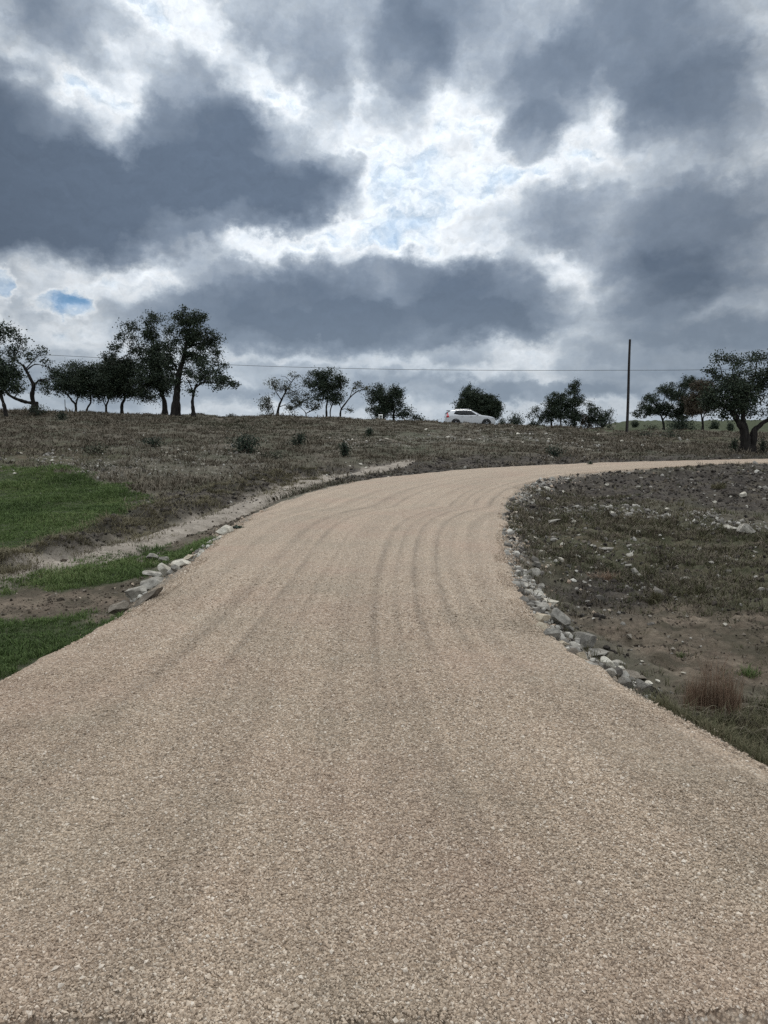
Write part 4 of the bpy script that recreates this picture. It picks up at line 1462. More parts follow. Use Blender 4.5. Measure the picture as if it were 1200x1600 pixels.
    bm_box(bm, (2.33, 0, .42), (.10, 1.20, .13), bevel=.03)
    bm_obj('front_bumper', bm, BLACK, root)
    bm = bmesh.new()
    bm_box(bm, (-2.345, 0, .50), (.08, 1.34, .20), bevel=.03)
    bm_obj('rear_bumper', bm, BLACK, root)


build_car()


# ================================================================ pole, wire, post, white frame
def build_poles():
    m, g, b = new_mat('pole_timber', 0.9, 0.2)
    P = g.n.new('ShaderNodeTexCoord').outputs['Object']
    n = g.noise(g.vmath('MULTIPLY', P, (14, 14, .8)), 1.0, 5, .6)
    g.l.new(g.ramp(n, [(.3, (.010, .008, .0075)), (.7, (.032, .026, .023))]), b.inputs['Base Color'])
    bump(g, b, n, .6, .02)
    D = 72.0
    x = at_depth(982, 600, D)[0]
    z0 = hz(x, D)
    z1 = at_depth(982, 530, D)[2]
    H = z1 - z0
    w = Wood()
    zs = np.r_[-0.8, np.linspace(0, H - .06, 14), H - .02, H]
    rad = np.r_[.138, np.linspace(.135, .10, 14), .092, .04]
    w.add(np.c_[0.02 * np.sin(zs * .7), 0.02 * np.cos(zs * .5), zs], rad, 16)
    o = w.build('utility_pole', m)
    o.location = (x, D, z0)
    tag(o, 'bare dark wooden pole standing alone right of the car and trees', 'pole')
    # earth strap up the pole
    w = Wood()
    w.add(np.c_[np.full(12, .02), np.full(12, -.138) + np.linspace(0, .03, 12), np.linspace(.0, H * .93, 12)], np.full(12, .012), 6)
    w.build('earth_wire', simple_mat('dull_metal', (.12, .12, .12), .6, .4, .6, 0, .2), o)
    # overhead line far behind
    pts = [(-260, 540), (25, 552.5), (130, 557.5), (360, 570), (560, 576), (760, 578.5), (982, 578.5), (1110, 577.5), (1330, 572), (1600, 561)]
    W = np.array([at_depth(p[0], p[1], 96.0) for p in pts])
    C = catmull(W, 10)
    w = Wood()
    w.add(C, np.full(len(C), .026), 6)
    o = w.build('power_line', simple_mat('aluminium_cable', (.08, .085, .09), .6, .4, .3, 0, .1))
    tag(o, 'thin dark overhead wire spanning the sky above the trees', 'wire')
    # slim post under the small rounded oak
    D = 63.5
    x = at_depth(102, 640, D)[0]
    z0 = hz(x, D)
    H = at_depth(102, 624, D)[2] - z0
    bm = bmesh.new()
    bm_box(bm, (0, 0, H / 2 - .15), (.055, .02, H + .3), bevel=.004)
    bm_box(bm, (0, .02, H / 2 - .15), (.018, .05, H + .3), bevel=.003)
    bm_box(bm, (0, .0, -.05), (.13, .012, .16), bevel=.003)
    o = bm_obj('fence_post', bm, simple_mat('weathered_steel', (.05, .045, .045), .7, .4, .5, 0, .3), loc=(x, D, z0))
    tag(o, 'slim dark metal post on the skyline between the gnarled oak and the small rounded oak', 'post')
    # white inverted-U frame
    D = 67.0
    a, b2 = at_depth(592.3, 648.6, D), at_depth(597.2, 648.6, D)
    x = (a[0] + b2[0]) / 2
    z0 = hz(x, D)
    hw = (b2[0] - a[0]) / 2
    H = a[2] - z0
    m = simple_mat('white_pipe_paint', (.70, .70, .67), .5, .4, 0, 0, .08)
    root = empty('pipe_frame', (x, D, z0))
    tag(root, 'small white inverted-U frame at the crest before the dense two-lobed tree', 'frame')
    for s in (-1, 1):
        w = Wood()
        w.add(np.array([(s * hw, 0, -.3), (s * hw, 0, H * .5), (s * hw, 0, H - .03)]), np.full(3, .05), 10)
        w.build('upright', m, root)
    w = Wood()
    w.add(np.array([(-hw - .05, 0, H), (0, 0, H), (hw + .05, 0, H)]), np.full(3, .055), 10)
    w.build('crossbar', m, root)


build_poles()


# ================================================================ rocks
def rock_material(name, lo, mid, hi, stain):
    m, g, b = new_mat(name, 0.92, 0.2)
    tc = g.n.new('ShaderNodeTexCoord')
    oi = g.n.new('ShaderNodeObjectInfo')
    P = g.vmath('ADD', tc.outputs['Object'], g.scale(oi.outputs['Location'], 3.1))
    n = g.noise(P, 14, 6, .65)
    n2 = g.noise(P, 60, 5, .7)
    v = g.math('ADD', g.math('MULTIPLY', n, .65), g.math('MULTIPLY', n2, .35))
    c = g.ramp(v, [(.33, lo), (.5, mid), (.66, hi)])
    c = g.mix(g.maprange(g.noise(P, 8, 4, .6), .50, .66, 0, .75), c, stain)
    k = g.maprange(oi.outputs['Random'], 0, 1, .82, 1.15)
    c = g.vmath('MULTIPLY', c, g.comb(k, k, k))
    g.l.new(c, b.inputs['Base Color'])
    bump(g, b, v, .9, .02)
    return m


PALE = rock_material('pale_limestone', (.32, .29, .24), (.53, .49, .41), (.68, .64, .55), (.25, .22, .17))
CREAM = rock_material('cream_limestone', (.30, .25, .18), (.48, .41, .31), (.60, .54, .43), (.22, .17, .11))
GREY = rock_material('grey_limestone', (.16, .148, .126), (.31, .287, .246), (.47, .44, .385), (.125, .113, .094))
DARKR = rock_material('weathered_limestone', (.085, .078, .068), (.18, .167, .145), (.29, .27, .236), (.36, .335, .285))
BROWN = rock_material('brown_limestone', (.08, .065, .05), (.17, .145, .115), (.28, .245, .20), (.09, .075, .06))
_ico_cache = {}


def ico(sub):
    if sub not in _ico_cache:
        bm = bmesh.new()
        bmesh.ops.create_icosphere(bm, subdivisions=sub, radius=1.0)
        V = np.array([v.co[:] for v in bm.verts])
        bm.verts.index_update()
        F = np.array([[v.index for v in f.verts] for f in bm.faces])
        bm.free()
        _ico_cache[sub] = (V, F)
    return _ico_cache[sub]


def rock_mesh(seed, sub=4, cuts=11, rough=.034):
    r = np.random.default_rng(seed)
    V, F = ico(sub)
    V = V.copy()
    for _ in range(cuts):
        n = r.normal(0, 1, 3)
        n /= np.linalg.norm(n)
        d = r.uniform(.34, .74)
        V -= np.maximum(V @ n - d, 0)[:, None] * n
    nx = fbm(V[:, 0] * 1.7 + seed, V[:, 1] * 1.7 + V[:, 2] * 1.3, 4, seed % 97)
    nz = fbm(V[:, 1] * 5 + seed, V[:, 2] * 5 + V[:, 0] * 3.3, 3, seed % 89)
    V *= (1 + nx * rough * 2.2 + nz * rough)[:, None]
    V /= np.abs(V).max(0)
    return V, F


def rock(label, px, py, w, h, mat, seed, depth=0.8, tilt=0.0, group=None, sink=.25, yaw=None, name='rock', at=None, sub=4):
    """one stone w x h photograph pixels, centred on (px, py)"""
    r = np.random.default_rng(seed + 900)
    P = ground_at(px, py + h * .35) if at is None else at
    mpp = P[1] / FPX
    hw = w * mpp / 2
    V, F = rock_mesh(seed, sub)
    elev = 0.22                                     # seen from a little above
    hh = max(h * mpp / 2 / 0.95 - hw * depth * elev * .5, hw * .28)
    S3 = np.array([hw * 1.06, hw * depth * 1.06, hh * 1.1])
    V = V * S3
    t = tilt
    ct, st = math.cos(t), math.sin(t)
    V = np.c_[V[:, 0] * ct - V[:, 2] * st, V[:, 1], V[:, 0] * st + V[:, 2] * ct]
    a = r.uniform(-.3, .3) if yaw is None else yaw
    ca, sa = math.cos(a), math.sin(a)
    V = np.c_[V[:, 0] * ca - V[:, 1] * sa, V[:, 0] * sa + V[:, 1] * ca, V[:, 2]]
    o = np_mesh(name, V, F, mat, False)
    o.location = (P[0], P[1], P[2] + hh * (1 - 2 * sink))
    me = o.data
    # keep the broken edges crisp
    sh = np.zeros(len(me.edges), bool)
    tag(o, label, 'rock', group)
    return o


RW = 'rocks lining the right edge of the drive'
LW = 'rocks lining the left edge of the drive'
# right hand edge, far to near
for i, (lab, px, py, w, h, mt, tl) in enumerate([
    ('small dark rock with a white top, farthest of the right edge row', 836, 882, 15, 13, DARKR, .2),
    ('round grey boulder at the far end of the right edge row', 830, 895, 24, 20, GREY, .1),
    ('small blackish rock on the road side of the round grey boulder', 811, 898, 13, 10, DARKR, .0),
    ('small pale grey rock in front of the round grey boulder', 822, 905, 15, 11, GREY, .0),
    ('flat pale grey rock against the gravel below the small pale grey one', 820, 914, 34, 13, GREY, -.1),
    ('dull grey slab leaning behind the flat pale grey rock', 843, 917, 18, 13, GREY, -.3),
    ('long bluish white slab tilted down to the right', 839, 928, 42, 16, PALE, -.22),
    ('flat pale slab sticking out toward the dirt', 859, 941, 34, 11, PALE, -.12),
    ('tan grey rock half sunk in the gravel under the bluish slab', 828, 938, 24, 17, BROWN, .1),
    ('grey angular rock below the flat protruding slab', 849, 949, 28, 17, GREY, -.25),
    ('bright cream block, palest rock of the upper right edge row', 845, 966, 29, 18, CREAM, .05),
    ('tan wedge under the bright cream block', 843, 980, 19, 17, CREAM, .5),
    ('large dark boulder behind the bright cream block', 873, 968, 36, 30, DARKR, -.3),
    ('dark squarish boulder facing the gravel below the tan wedge', 860, 990, 28, 26, DARKR, .15),
    ('dark grey rock wedged between the two dark boulders', 884, 981, 22, 17, DARKR, -.2),
    ('broad broken grey rock on the dirt side with dark cracks', 911, 1000, 38, 22, DARKR, -.15),
    ('cream capped rock set at the gravel under the dark squarish boulder', 878, 1006, 23, 12, CREAM, -.1),
    ('grey rock right of the cream capped one', 898, 1011, 24, 14, GREY, -.25),
    ('brown grey rock resting on the gravel edge midway along the row', 891, 1020, 26, 18, BROWN, -.3),
    ('tall narrow cream rock leaning beside the brown grey one', 906, 1025, 15, 20, CREAM, .5),
    ('broad pale grey rock on the dirt side, below the broken grey one', 933, 1021, 36, 19, GREY, -.15),
    ('green tinged grey rock at the gravel, right of the leaning cream one', 925, 1041, 36, 22, GREY, -.3),
    ('long white slab running down between grey rocks', 943, 1034, 34, 15, PALE, -.45),
    ('pale grey rock behind the long white slab', 965, 1037, 26, 15, GREY, -.2),
    ('grey rock at the gravel edge right of the green tinged one', 950, 1052, 28, 20, GREY, -.2),
    ('light grey rock just below the long white slab', 967, 1049, 23, 15, PALE, -.1),
    ('blackish rock beside the nearest dark block', 976, 1066, 31, 19, DARKR, -.25),
    ('flat mossy grey slab behind the nearest dark block', 988, 1055, 42, 15, BROWN, -.35),
    ('big dark block ending the right edge row, nearest of all', 1008, 1077, 42, 25, DARKR, -.35),
]):
    rock(lab, px + 1, py - 1, w * 1.04, h * 1.05, mt, 100 + i, tilt=tl, group=RW, sink=.14)
# left hand edge, near to far
for i, (lab, px, py, w, h, mt, tl) in enumerate([
    ('angular grey brown boulder, nearest of the left edge row', 191, 951, 35, 25, BROWN, .1),
    ('smooth pale grey round boulder behind the angular grey brown one', 213, 929, 31, 25, GREY, .05),
    ('long slanted brown slab propped along the gravel', 231, 936, 52, 17, BROWN, .62),
    ('broad grey slab above the smooth round boulder', 240, 912, 44, 20, GREY, .1),
    ('flat bluish grey rock on top of the broad grey slab', 246, 899, 34, 12, GREY, -.05),
    ('grey and white rock, middle of the left edge row', 263, 893, 25, 18, PALE, -.2),
    ('small dark rock right of the grey and white one', 277, 890, 13, 12, DARKR, -.2),
    ('pale grey flat rock against the gravel, fourth from the far end', 286, 882, 27, 14, PALE, .1),
    ('little brownish rock on the gravel edge beyond the pale grey flat one', 297, 874, 15, 8, CREAM, .1),
    ('thin pale slab nearly buried in the gravel edge', 313, 866, 20, 7, PALE, .3),
    ('dark end of a fallen rock lying in the green grass', 237, 873, 22, 12, DARKR, -.1),
    ('pale grey rock lying in the grass against the dark fallen one', 255, 876, 20, 9, GREY, .0),
    ('big white boulder alone at the far end of the left edge', 351, 832, 26, 15, PALE, .1),
    ('small white stone at the foot of the big white boulder', 345, 842, 12, 6, PALE, .1),
    ('small rubble stone left of the big white boulder', 338, 846, 9, 5, GREY, .1),
]):
    rock(lab, px - 2, py - 2, w * 1.15, h * 1.2, mt, 200 + i, tilt=tl, group=LW, sink=.1)
# loose rocks over the cleared ground to the right
LR = 'loose rocks on the cleared ground right of the drive'
for i, (lab, px, py, w, h, mt) in enumerate([
    ('big dark rock with a white top at the right end of the pale rubble band', 1168, 825, 30, 19, GREY),
    ('flat pale slab in the rubble band left of the big white-topped rock', 1138, 822, 26, 9, PALE),
    ('pale pointed rock high in the dark soil near the right edge', 1158, 772, 15, 9, PALE),
    ('long flat grey slab lying in the middle of the weeds', 951, 857, 31, 9, GREY),
    ('rounded pale stone right of the long grey slab', 985, 865, 13, 9, PALE),
    ('pale upright stone above the long grey slab', 998, 831, 11, 9, PALE),
    ('rounded grey stone near the drive, left of the long grey slab', 903, 868, 11, 8, GREY),
    ('knobbly grey stone below the rounded pale one', 980, 882, 14, 9, GREY),
    ('flat pale stone close to the drive at its narrowest', 831, 809, 14, 6, PALE),
    ('wide grey slab among weeds right of the flat pale stone', 864, 813, 22, 7, GREY),
    ('pale rock at the left end of the rubble band', 956, 800, 11, 7, PALE),
    ('grey rock alone in the weeds above the bare dirt', 1070, 903, 14, 10, GREY),
    ('thin white chip standing on the tracked bare dirt', 1134, 975, 8, 6, PALE),
    ('small white rock on the grass near the big dark block', 1014, 1066, 13, 7, PALE),
    ('small white rock just right of another, beyond the big dark block', 1027, 1063, 8, 7, PALE),
    ('white chip in front of the reddish grass clump', 1068, 1051, 9, 4, PALE),
    ('pale stone at the gravel edge below the reddish grass clump', 1085, 1121, 12, 9, CREAM),
    ('grey stone at the gravel edge in the lower right corner', 1187, 1184, 14, 9, GREY),
    ('white stone in the grass above the big dark block', 1002, 1033, 9, 5, PALE),
    ('pale stone at the near kerb where the road bends', 879, 768, 8, 5, PALE),
]):
    rock(lab, px, py, w, h, mt, 300 + i, tilt=0.1 * ((i * 7) % 5 - 2), group=LR, sink=.3, sub=3)
r_ = np.random.default_rng(77)
for i in range(70):
    px, py = r_.uniform(810, 1195), r_.uniform(756, 935)
    if r_.random() < .45:
        px, py = r_.normal(900, 55), r_.normal(850, 40)
    edge = np.interp(py, [750, 785, 822, 868, 910, 940], [845, 800, 792, 800, 820, 850]) + 8
    px = max(px, edge + r_.exponential(20))
    w = r_.uniform(4, 9.5)
    rock('small pale stone scattered over the weedy cleared ground', px, py, w, w * r_.uniform(.5, .8), [PALE, PALE, GREY, GREY, BROWN][int(r_.integers(0, 5))], 400 + i % 12, tilt=r_.uniform(-.4, .4),
         group='small stones scattered over the cleared ground', sink=.25, sub=2)
# pale rocks in the dry grass of the hillside
for i in range(46):
    c = [(285, 712, 45, 9), (570, 686, 32, 5), (350, 716, 40, 8), (720, 686, 60, 5), (840, 684, 60, 5), (960, 694, 60, 7), (570, 728, 30, 5), (130, 715, 60, 12)][i % 8]
    px, py = r_.normal(c[0], c[2]), r_.normal(c[1], c[3])
    w = r_.uniform(3.5, 8)
    rock('pale limestone rock lying in the dry grass of the hillside', px, py, w, w * r_.uniform(.45, .7), PALE, 420 + i % 12, tilt=r_.uniform(-.3, .3),
         group='pale rocks on the hillside', sink=.25, sub=2)


def scatter_view(n, pxr, pyr, r, mask=None):
    """points on the ground picked by where they show from the drive"""
    px = r.uniform(*pxr, n)
    py = r.uniform(*pyr, n)
    d = np.array([ray(a, b) for a, b in zip(px, py)])
    return px, py, d


def patch_points(n, x0, x1, y0, y1, r, power=1.0):
    """random ground points in a wedge in front of the camera: x range as tangent of bearing"""
    Y = y0 + (y1 - y0) * r.random(n) ** power
    X = Y * r.uniform(x0, x1, n)
    return X, Y


def build_rubble():
    r = np.random.default_rng(31)
    m, g, b = new_mat('limestone_chips', .92, .2)
    geo = g.n.new('ShaderNodeNewGeometry')
    g.l.new(g.ramp(geo.outputs['Random Per Island'], [(0, (.085, .076, .065)), (.4, (.18, .166, .145)), (.8, (.31, .29, .255)), (1, (.48, .455, .40))]), b.inputs['Base Color'])
    # right of the drive
    X, Y = patch_points(26000, .05, .56, 3.4, 36, r)
    Z = height(X, Y)
    mk = masks(X, Y, Z)
    d, left, ins = road_fields(X, Y)
    p = np.clip(.05 + 1.0 * mk['stony'] + .06 * mk['dark'] + .14 * mk['olive'], 0, 1) * np.where(mk['bare'] > .5, .25, 1)
    p *= np.interp(fbm(X * .8, Y * .8, 3, 7), [-.3, .1, .4], [.15, .6, 1.4])
    ok = (d > .03) & ~left & (r.random(len(X)) < p * np.interp(Y, [3, 10, 36], [.5, .8, 1]))
    X, Y, Z = X[ok], Y[ok], Z[ok]
    s = np.clip(r.lognormal(math.log(.018), .55, len(X)), .008, .09) * np.interp(Y, [4, 12, 34], [.7, 1.05, 1.8])
    print('rubble right', len(X))
    o = stone_cloud('limestone_rubble', np.c_[X, Y, Z + s * .2], s, m, seed=32, flat=.6)
    tag(o, 'broken limestone rubble strewn over the cleared ground right of the drive', 'rubble', kind='stuff')
    # small stones packed round the edge rows
    Pf = []
    for path, n in (([(815, 890), (822, 925), (845, 955), (870, 985), (900, 1018), (940, 1045), (985, 1068), (1015, 1085)], 420), ([(192, 952), (215, 935), (245, 910), (285, 884), (345, 842), (358, 830)], 150)):
        Q = np.array([ground_at(*p)[:2] for p in path])
        C = resample(Q, 200)
        q = C[r.integers(0, 200, n)] + r.normal(0, .11, (n, 2))
        Pf.append(q)
    q = np.vstack(Pf)
    dq, _, insq = road_fields(q[:, 0], q[:, 1])
    q = q[dq > .0]
    sq = np.clip(r.lognormal(math.log(.024), .5, len(q)), .010, .06)
    o = stone_cloud('limestone_rubble', np.c_[q, height(q[:, 0], q[:, 1]) + sq * .3], sq, m, seed=36, flat=.65)
    tag(o, 'small limestone rubble packed between the rocks along the drive edges', 'rubble', kind='stuff')
    # hillside and left
    X, Y = patch_points(60000, -.60, .56, 16, 80, r)
    Z = height(X, Y)
    mk = masks(X, Y, Z)
    d, left, ins = road_fields(X, Y)
    p = np.clip(.015 + .38 * mk['stony'] + .05 * mk['dark'] + .05 * mk['track'], 0, 1) * (1 - mk['green'] * .93)
    p *= np.interp(fbm(X * .35, Y * .35, 4, 17), [-.25, .1, .4], [.08, .5, 1.6])
    ok = (d > .1) & left & (r.random(len(X)) < p)
    X, Y, Z = X[ok], Y[ok], Z[ok]
    s = np.clip(r.lognormal(math.log(.040), .5, len(X)), .016, .16) * np.interp(Y, [16, 40, 80], [.6, 1, 1.35])
    print('rubble hill', len(X))
    o = stone_cloud('limestone_chips', np.c_[X, Y, Z + s * .25], s, m, seed=33, flat=.6)
    tag(o, 'scattered pale limestone chips in the dry hillside grass', 'rubble', kind='stuff')
    # pale stone band across the cleared ground and the coarse border round the bend
    Pf, Sf = [], []
    for path, n, spr, med in (([(865, 797), (960, 799), (1060, 806), (1130, 819), (1210, 826)], 520, .30, .023), ([(950, 800), (1050, 806), (1130, 822), (1230, 832)], 150, .16, .036),
                              ([(880, 744), (850, 752), (818, 768), (800, 790), (792, 820), (796, 850), (803, 880)], 560, .20, .024), ([(850, 840), (930, 860), (1000, 880), (960, 920), (900, 890)], 170, .6, .022)):
        Q = np.array([ground_at(*p)[:2] for p in path])
        C = resample(Q, 300)
        Pf.append(C[r.integers(0, 300, n)] + r.normal(0, spr, (n, 2)))
        Sf.append(np.clip(r.lognormal(math.log(med), .5, n), .010, .12))
    q = np.vstack(Pf)
    sq = np.concatenate(Sf)
    dq, lq, insq = road_fields(q[:, 0], q[:, 1])
    k = (dq > -.02) & ~lq
    q, sq = q[k], sq[k]
    o = stone_cloud('limestone_rubble', np.c_[q, height(q[:, 0], q[:, 1]) + sq * .2], sq, m, seed=37, flat=.6)
    tag(o, 'pale stone rubble in a band across the cleared ground and round the inside of the bend', 'rubble', kind='stuff')
    # fine crumbs of brown earth on the bare patches
    m3, g, b = new_mat('earth_crumb', .95, .12)
    geo = g.n.new('ShaderNodeNewGeometry')
    g.l.new(g.ramp(geo.outputs['Random Per Island'], [(0, (.030, .024, .018)), (.5, (.075, .060, .045)), (.85, (.13, .107, .083)), (1, (.26, .235, .195))]), b.inputs['Base Color'])
    X, Y = patch_points(130000, -.62, .56, 4, 26, r, .8)
    Z = height(X, Y)
    mk = masks(X, Y, Z)
    d, left, ins = road_fields(X, Y)
    ok = (d > .05) & (r.random(len(X)) < np.clip(.85 * mk['bare'] * (1 - mk['track']) + .10 * mk['track'] + .12 * mk['dark'], 0, 1) * np.interp(fbm(X * 2.2, Y * 2.2, 4, 19), [-.3, .3], [.12, 1.1]))
    X, Y, Z = X[ok], Y[ok], Z[ok]
    s = np.clip(r.lognormal(math.log(.008), .55, len(X)), .003, .04) * np.interp(Y, [4, 10, 26], [.9, 1.2, 2.2])
    print('crumbs', len(X))
    o = stone_cloud('soil_crumbs', np.c_[X, Y, Z + s * .2], s, m3, base=(OCT_V, OCT_F), seed=38, flat=.7, jitter=.3)
    tag(o, 'fine brown earth crumbs on the bare dirt beside the drive', 'soil', kind='stuff')
    # clods of dark soil
    m2, g, b = new_mat('soil_clod', .95, .12)
    geo = g.n.new('ShaderNodeNewGeometry')
    g.l.new(g.ramp(geo.outputs['Random Per Island'], [(0, (.016, .014, .012)), (.6, (.040, .034, .029)), (1, (.085, .072, .058))]), b.inputs['Base Color'])
    X, Y = patch_points(110000, -.62, .56, 4, 40, r)
    Z = height(X, Y)
    mk = masks(X, Y, Z)
    d, left, ins = road_fields(X, Y)
    db, _ = seg_dist(X, Y, BERM)
    bw = np.interp(Y, [8, 14, 25], [.3, .5, 1.0])
    p = (1 - mk['track']) * (1 - .8 * mk['bare']) * np.where(left, mk['dark'] * .7 + np.exp(-(db / bw) ** 2) * .6, .16 + .45 * mk['dark'] + .12 * mk['olive'] - .06 * mk['bare'])
    ok = (d > .12) & (r.random(len(X)) < p * .55)
    X, Y, Z, left = X[ok], Y[ok], Z[ok], left[ok]
    s = np.clip(r.lognormal(math.log(.020), .5, len(X)), .008, .07) * np.interp(Y, [4, 12, 36], [.7, 1.0, 1.6])
    print('clods', len(X))
    o = stone_cloud('soil_clods', np.c_[X, Y, Z + s * .15], s, m2, seed=34, flat=.7)
    tag(o, 'dark crumbled soil clods along the cut banks and cleared ground', 'soil', kind='stuff')


build_rubble()


# ================================================================ grass
def blade_material(name, stops):
    m, g, b = new_mat(name, .8, .2)
    g.l.new(g.ramp(g.attr('tint'), stops), b.inputs['Base Color'])
    return m


def tufts(name, P, hgt, spread, nb, width, mat, seed, lean=.6, parent=None, droop=.25, loc=None):
    r = np.random.default_rng(seed)
    n = len(P)
    hgt = np.repeat(hgt, nb)
    sp = np.repeat(spread, nb)
    B = np.repeat(P, nb, 0)
    k = n * nb
    a = r.uniform(0, 2 * np.pi, k)
    q = r.random(k) ** .6
    B = B + np.c_[np.cos(a) * sp * q * .5, np.sin(a) * sp * q * .5, np.zeros(k)]
    a2 = a + r.normal(0, .7, k)
    h = hgt * r.uniform(.45, 1.05, k)
    le = h * lean * r.uniform(.15, 1.0, k)
    dx, dy = np.cos(a2), np.sin(a2)
    wv = (width if np.ndim(width) == 0 else np.repeat(width, nb)) * r.uniform(.6, 1.3, k)
    sx, sy = -dy * wv / 2, dx * wv / 2
    tw = r.uniform(-.8, .8, k)
    sx, sy = sx * np.cos(tw) - sy * np.sin(tw), sx * np.sin(tw) + sy * np.cos(tw)
    mid = B + np.c_[dx * le * .35, dy * le * .35, h * .62]
    tip = B + np.c_[dx * le, dy * le, h * (1 - droop * r.random(k))]
    side = np.c_[sx, sy, np.zeros(k)]
    V = np.stack([B - side, B + side, mid - side * .7, mid + side * .7, tip], 1)
    i = np.arange(k)[:, None] * 5
    F = np.concatenate([i + np.array([[0, 1, 3]]), i + np.array([[0, 3, 2]]), i + np.array([[2, 3, 4]])], 0)
    pat = np.clip(.5 + .9 * fbm(P[:, 0] * .7, P[:, 1] * .7, 4, seed), 0, 1)
    tint = np.clip(np.repeat(r.random(n) * .3 + pat * .45, nb) + r.random(k) * .3, 0, 1)
    return np_mesh(name, V.reshape(-1, 3), F, mat, False, {'tint': np.repeat(tint, 5)}, parent)


DRYG = blade_material('dry_blades', [(0, (.072, .060, .043)), (.4, (.10, .083, .060)), (.75, (.13, .108, .078)), (1, (.18, .152, .11))])
GREENG = blade_material('green_blades', [(0, (.026, .042, .013)), (.45, (.070, .108, .032)), (.8, (.115, .155, .052)), (1, (.18, .175, .085))])
WEEDG = blade_material('weed_blades', [(0, (.030, .031, .016)), (.4, (.062, .063, .030)), (.7, (.10, .09, .05)), (1, (.17, .14, .09))])
WEEDH = blade_material('hill_weed_blades', [(0, (.048, .046, .031)), (.5, (.075, .071, .047)), (1, (.11, .10, .066))])
REDG = blade_material('reddish_blades', [(0, (.095, .058, .038)), (.4, (.17, .112, .075)), (.8, (.25, .185, .13)), (1, (.36, .30, .22))])
TANG = blade_material('tan_blades', [(0, (.05, .045, .025)), (.5, (.11, .095, .055)), (1, (.22, .19, .12))])


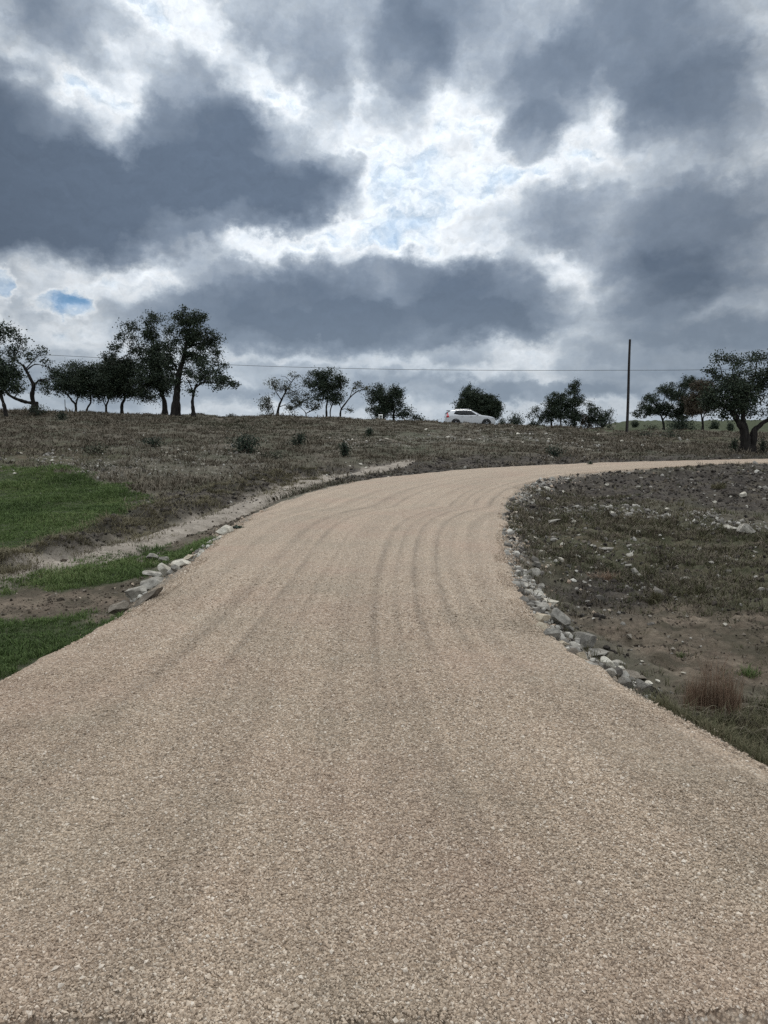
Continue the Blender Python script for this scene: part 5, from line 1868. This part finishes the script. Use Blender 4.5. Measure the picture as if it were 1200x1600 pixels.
def build_grass():
    r = np.random.default_rng(41)
    # dry hillside
    X, Y = patch_points(60000, -.60, .56, 20, 82, r, .85)
    Z = height(X, Y)
    mk = masks(X, Y, Z)
    d, left, ins = road_fields(X, Y)
    p = (1 - mk['green']) * (1 - .85 * mk['dark']) * (1 - .95 * mk['track']) * (1 - .35 * mk['stony']) * np.interp(fbm(X * .5, Y * .5, 4, 27), [-.3, .3], [.35, 1.15])
    ok = (d > .6) & left & (r.random(len(X)) < p)
    X, Y, Z = X[ok], Y[ok], Z[ok]
    big = fbm(X * .12, Y * .12, 3, 37)
    h = np.clip(r.lognormal(math.log(.14), .40, len(X)), .06, .42) * (1 + .8 * big)
    sel = fbm(X * .22, Y * .22, 4, 47) + .2 * r.normal(size=len(X)) > .22
    for nm, lab, m, s in (('dry_grass', 'dry brownish grass covering the hillside', DRYG, ~sel), ('weed_cover', 'low dull green weeds growing among the dry hillside grass', WEEDH, sel)):
        o = tufts(nm, np.c_[X, Y, Z][s], h[s] * (1 if m is DRYG else .6), np.full(s.sum(), .5), 9, .016 + .0006 * Y[s], m, 42, 1.7)
        tag(o, lab, 'grass', kind='stuff')
    # green sward left of the drive
    X, Y = patch_points(300000, -1.15, -.10, 3.2, 42, r, 1.25)
    Z = height(X, Y)
    mk = masks(X, Y, Z)
    d, left, ins = road_fields(X, Y)
    ok = (d > .02) & left & (r.random(len(X)) < mk['green'] ** 1.6) & (X > -.62 * Y - 3.2)
    X, Y, Z = X[ok], Y[ok], Z[ok]
    h = np.clip(r.lognormal(math.log(.048), .4, len(X)), .02, .16) * np.interp(Y, [5, 15, 40], [.8, 1, 1.5]) * (1 + 1.3 * fbm(X * .9, Y * .9, 3, 57))
    print('sward', len(X))
    o = tufts('green_grass', np.c_[X, Y, Z], h, np.interp(Y, [5, 15, 40], [.06, .12, .25]), 6, np.interp(Y, [5, 15, 40], [.006, .011, .026]), GREENG, 43, .9)
    tag(o, 'short green grass on the field left of the drive', 'grass', kind='stuff')
    # dead grass hanging over the cut bank beside the dirt track
    X, Y = patch_points(90000, -.62, -.02, 8, 30, r, 1.0)
    db, _ = seg_dist(X, Y, BERM)
    d, left, ins = road_fields(X, Y)
    bw = np.interp(Y, [8, 14, 25], [.32, .55, 1.1])
    ok = (d > .3) & left & (r.random(len(X)) < .55 * np.exp(-(db / bw) ** 2) * np.interp(fbm(X * 1.6, Y * 1.6, 3, 77), [-.2, .25], [.05, 1.2]))
    X, Y = X[ok], Y[ok]
    Z = height(X, Y)
    h = np.clip(r.lognormal(math.log(.08), .4, len(X)), .03, .25)
    o = tufts('dry_grass', np.c_[X, Y, Z], h, np.full(len(X), .22), 9, np.interp(Y, [8, 30], [.007, .018]), TANG, 48, 1.9)
    tag(o, 'matted dead grass on the cut bank beside the dirt track', 'grass', kind='stuff')
    # weeds over the cleared ground to the right
    X, Y = patch_points(85000, .10, .56, 3.2, 36, r, .9)
    Z = height(X, Y)
    mk = masks(X, Y, Z)
    d, left, ins = road_fields(X, Y)
    p = (.09 + .80 * mk['olive'] - .08 * mk['dark']) * (1 - .6 * mk['bare']) * (1 - .6 * mk['stony']) * np.interp(fbm(X * 1.1, Y * 1.1, 4, 67), [-.3, .3], [.1, 1.3])
    ok = (d > .12) & ~left & (r.random(len(X)) < p)
    X, Y, Z = X[ok], Y[ok], Z[ok]
    h = np.clip(r.lognormal(math.log(.07), .45, len(X)), .03, .3) * np.interp(Y, [4, 12, 35], [.8, 1, 1.5])
    sel = r.random(len(X)) < .45
    print('weeds', len(X))
    for nm, lab, m, s in (('weed_cover', 'low olive weeds over the cleared ground right of the drive', WEEDG, sel), ('dry_grass', 'trampled dry stalks among the weeds right of the drive', DRYG, ~sel)):
        o = tufts(nm, np.c_[X, Y, Z][s], h[s], np.interp(Y[s], [4, 12, 35], [.09, .16, .3]), 8, np.interp(Y[s], [4, 12, 35], [.006, .012, .028]), m, 44, 1.3)
        tag(o, lab, 'grass', kind='stuff')
    # thin grass by the near right corner
    X, Y = patch_points(9000, .36, .62, 2.9, 5.0, r, 1.0)
    Z = height(X, Y)
    d, left, ins = road_fields(X, Y)
    ok = (d > .08) & (r.random(len(X)) < np.interp(d, [.05, .3, 1.5], [.25, .5, .25]))
    X, Y, Z = X[ok], Y[ok], Z[ok]
    h = np.clip(r.lognormal(math.log(.06), .45, len(X)), .02, .2)
    o = tufts('green_grass', np.c_[X, Y, Z], h, np.full(len(X), .07), 6, .004, WEEDG, 45, 1.2)
    tag(o, 'thin olive grass on the bank below the near right edge of the drive', 'grass', kind='stuff')


build_grass()


def clump(label, px, py, w, h, mat, seed, n=160, lean=.5, group=None, stray=None):
    P = ground_at(px, py)
    mpp = P[1] / FPX
    r = np.random.default_rng(seed)
    W, H = w * mpp, h * mpp
    k = n
    # several tufts grown together, uneven in height
    nt = 7
    ca, cq = r.uniform(0, 2 * np.pi, nt), r.random(nt) ** .6
    cc = np.c_[np.cos(ca) * W * .30 * cq, np.sin(ca) * W * .26 * cq]
    ch = r.uniform(.45, 1.0, nt)
    ch[int(np.argmin(cq))] = 1.0
    w = r.integers(0, nt, k)
    B = np.c_[cc[w] + r.normal(0, W * .065, (k, 2)), np.full(k, -.02)]
    hh = H * ch[w] * r.uniform(.35, 1.08, k)
    root = empty('dry_grass_clump', tuple(P))
    tag(root, label, 'grass clump', group)
    tufts('blades', B, hh, np.full(k, W * .10), 4, max(.003, mpp * .8), mat, seed + 1, lean, root, .15)
    if stray is not None:
        # long bent stalks lying over
        wd = Wood()
        for _ in range(stray):
            a = r.uniform(-.7, .9)
            L = W * r.uniform(.5, .95)
            s = np.array([r.normal(0, W * .12), r.normal(-W * .1, W * .08), .03])
            e = s + np.array([math.cos(a) * L * r.choice([-1, 1]), -abs(math.sin(a)) * L * .5, r.uniform(-.02, .05)])
            C = catmull3([s, (s + e) / 2 + np.array([0, 0, .06 * r.random() + .02]), e], 5)
            wd.add(C, np.linspace(.0022, .001, len(C)), 4)
        wd.build('stalks', TANM, root)
    return root


TANM = simple_mat('straw', (.24, .21, .15), .8, .2, 0, 0, .3)
GC = 'grass clumps right of the drive'
clump('tall reddish brown dry grass clump by the near right edge of the drive', 1106, 1114, 125, 135, REDG, 1, 420, .32, GC, 16)
clump('olive straw coloured grass tuft at the lower right picture edge', 1172, 1152, 80, 50, TANG, 2, 130, .6, GC, 6)
clump('dark dead weed clump like a small stump amid the cleared ground', 1024, 942, 40, 30, WEEDG, 3, 120, .5, GC)
clump('matted dark root clump in the black soil near the right edge', 1123, 762, 30, 14, WEEDG, 4, 90, .9, GC)
clump('brownish weed patch in the middle of the stony weeds', 945, 905, 80, 22, REDG, 5, 90, 1.4, GC)
clump('tuft of tan grass beside the last dark block of the right edge row', 1040, 1092, 40, 26, TANG, 6, 60, .8, GC, 4)
clump('bushy olive weed above the bare tracked dirt', 1100, 925, 60, 22, WEEDG, 7, 110, 1.0, GC)
clump('low green grass tuft on the bare dirt near the big dark block', 1062, 1024, 34, 14, GREENG, 8, 90, 1.0, GC)
clump('low green grass patch left of the olive straw tuft at the right edge', 1165, 1052, 70, 22, GREENG, 9, 150, 1.0, GC)
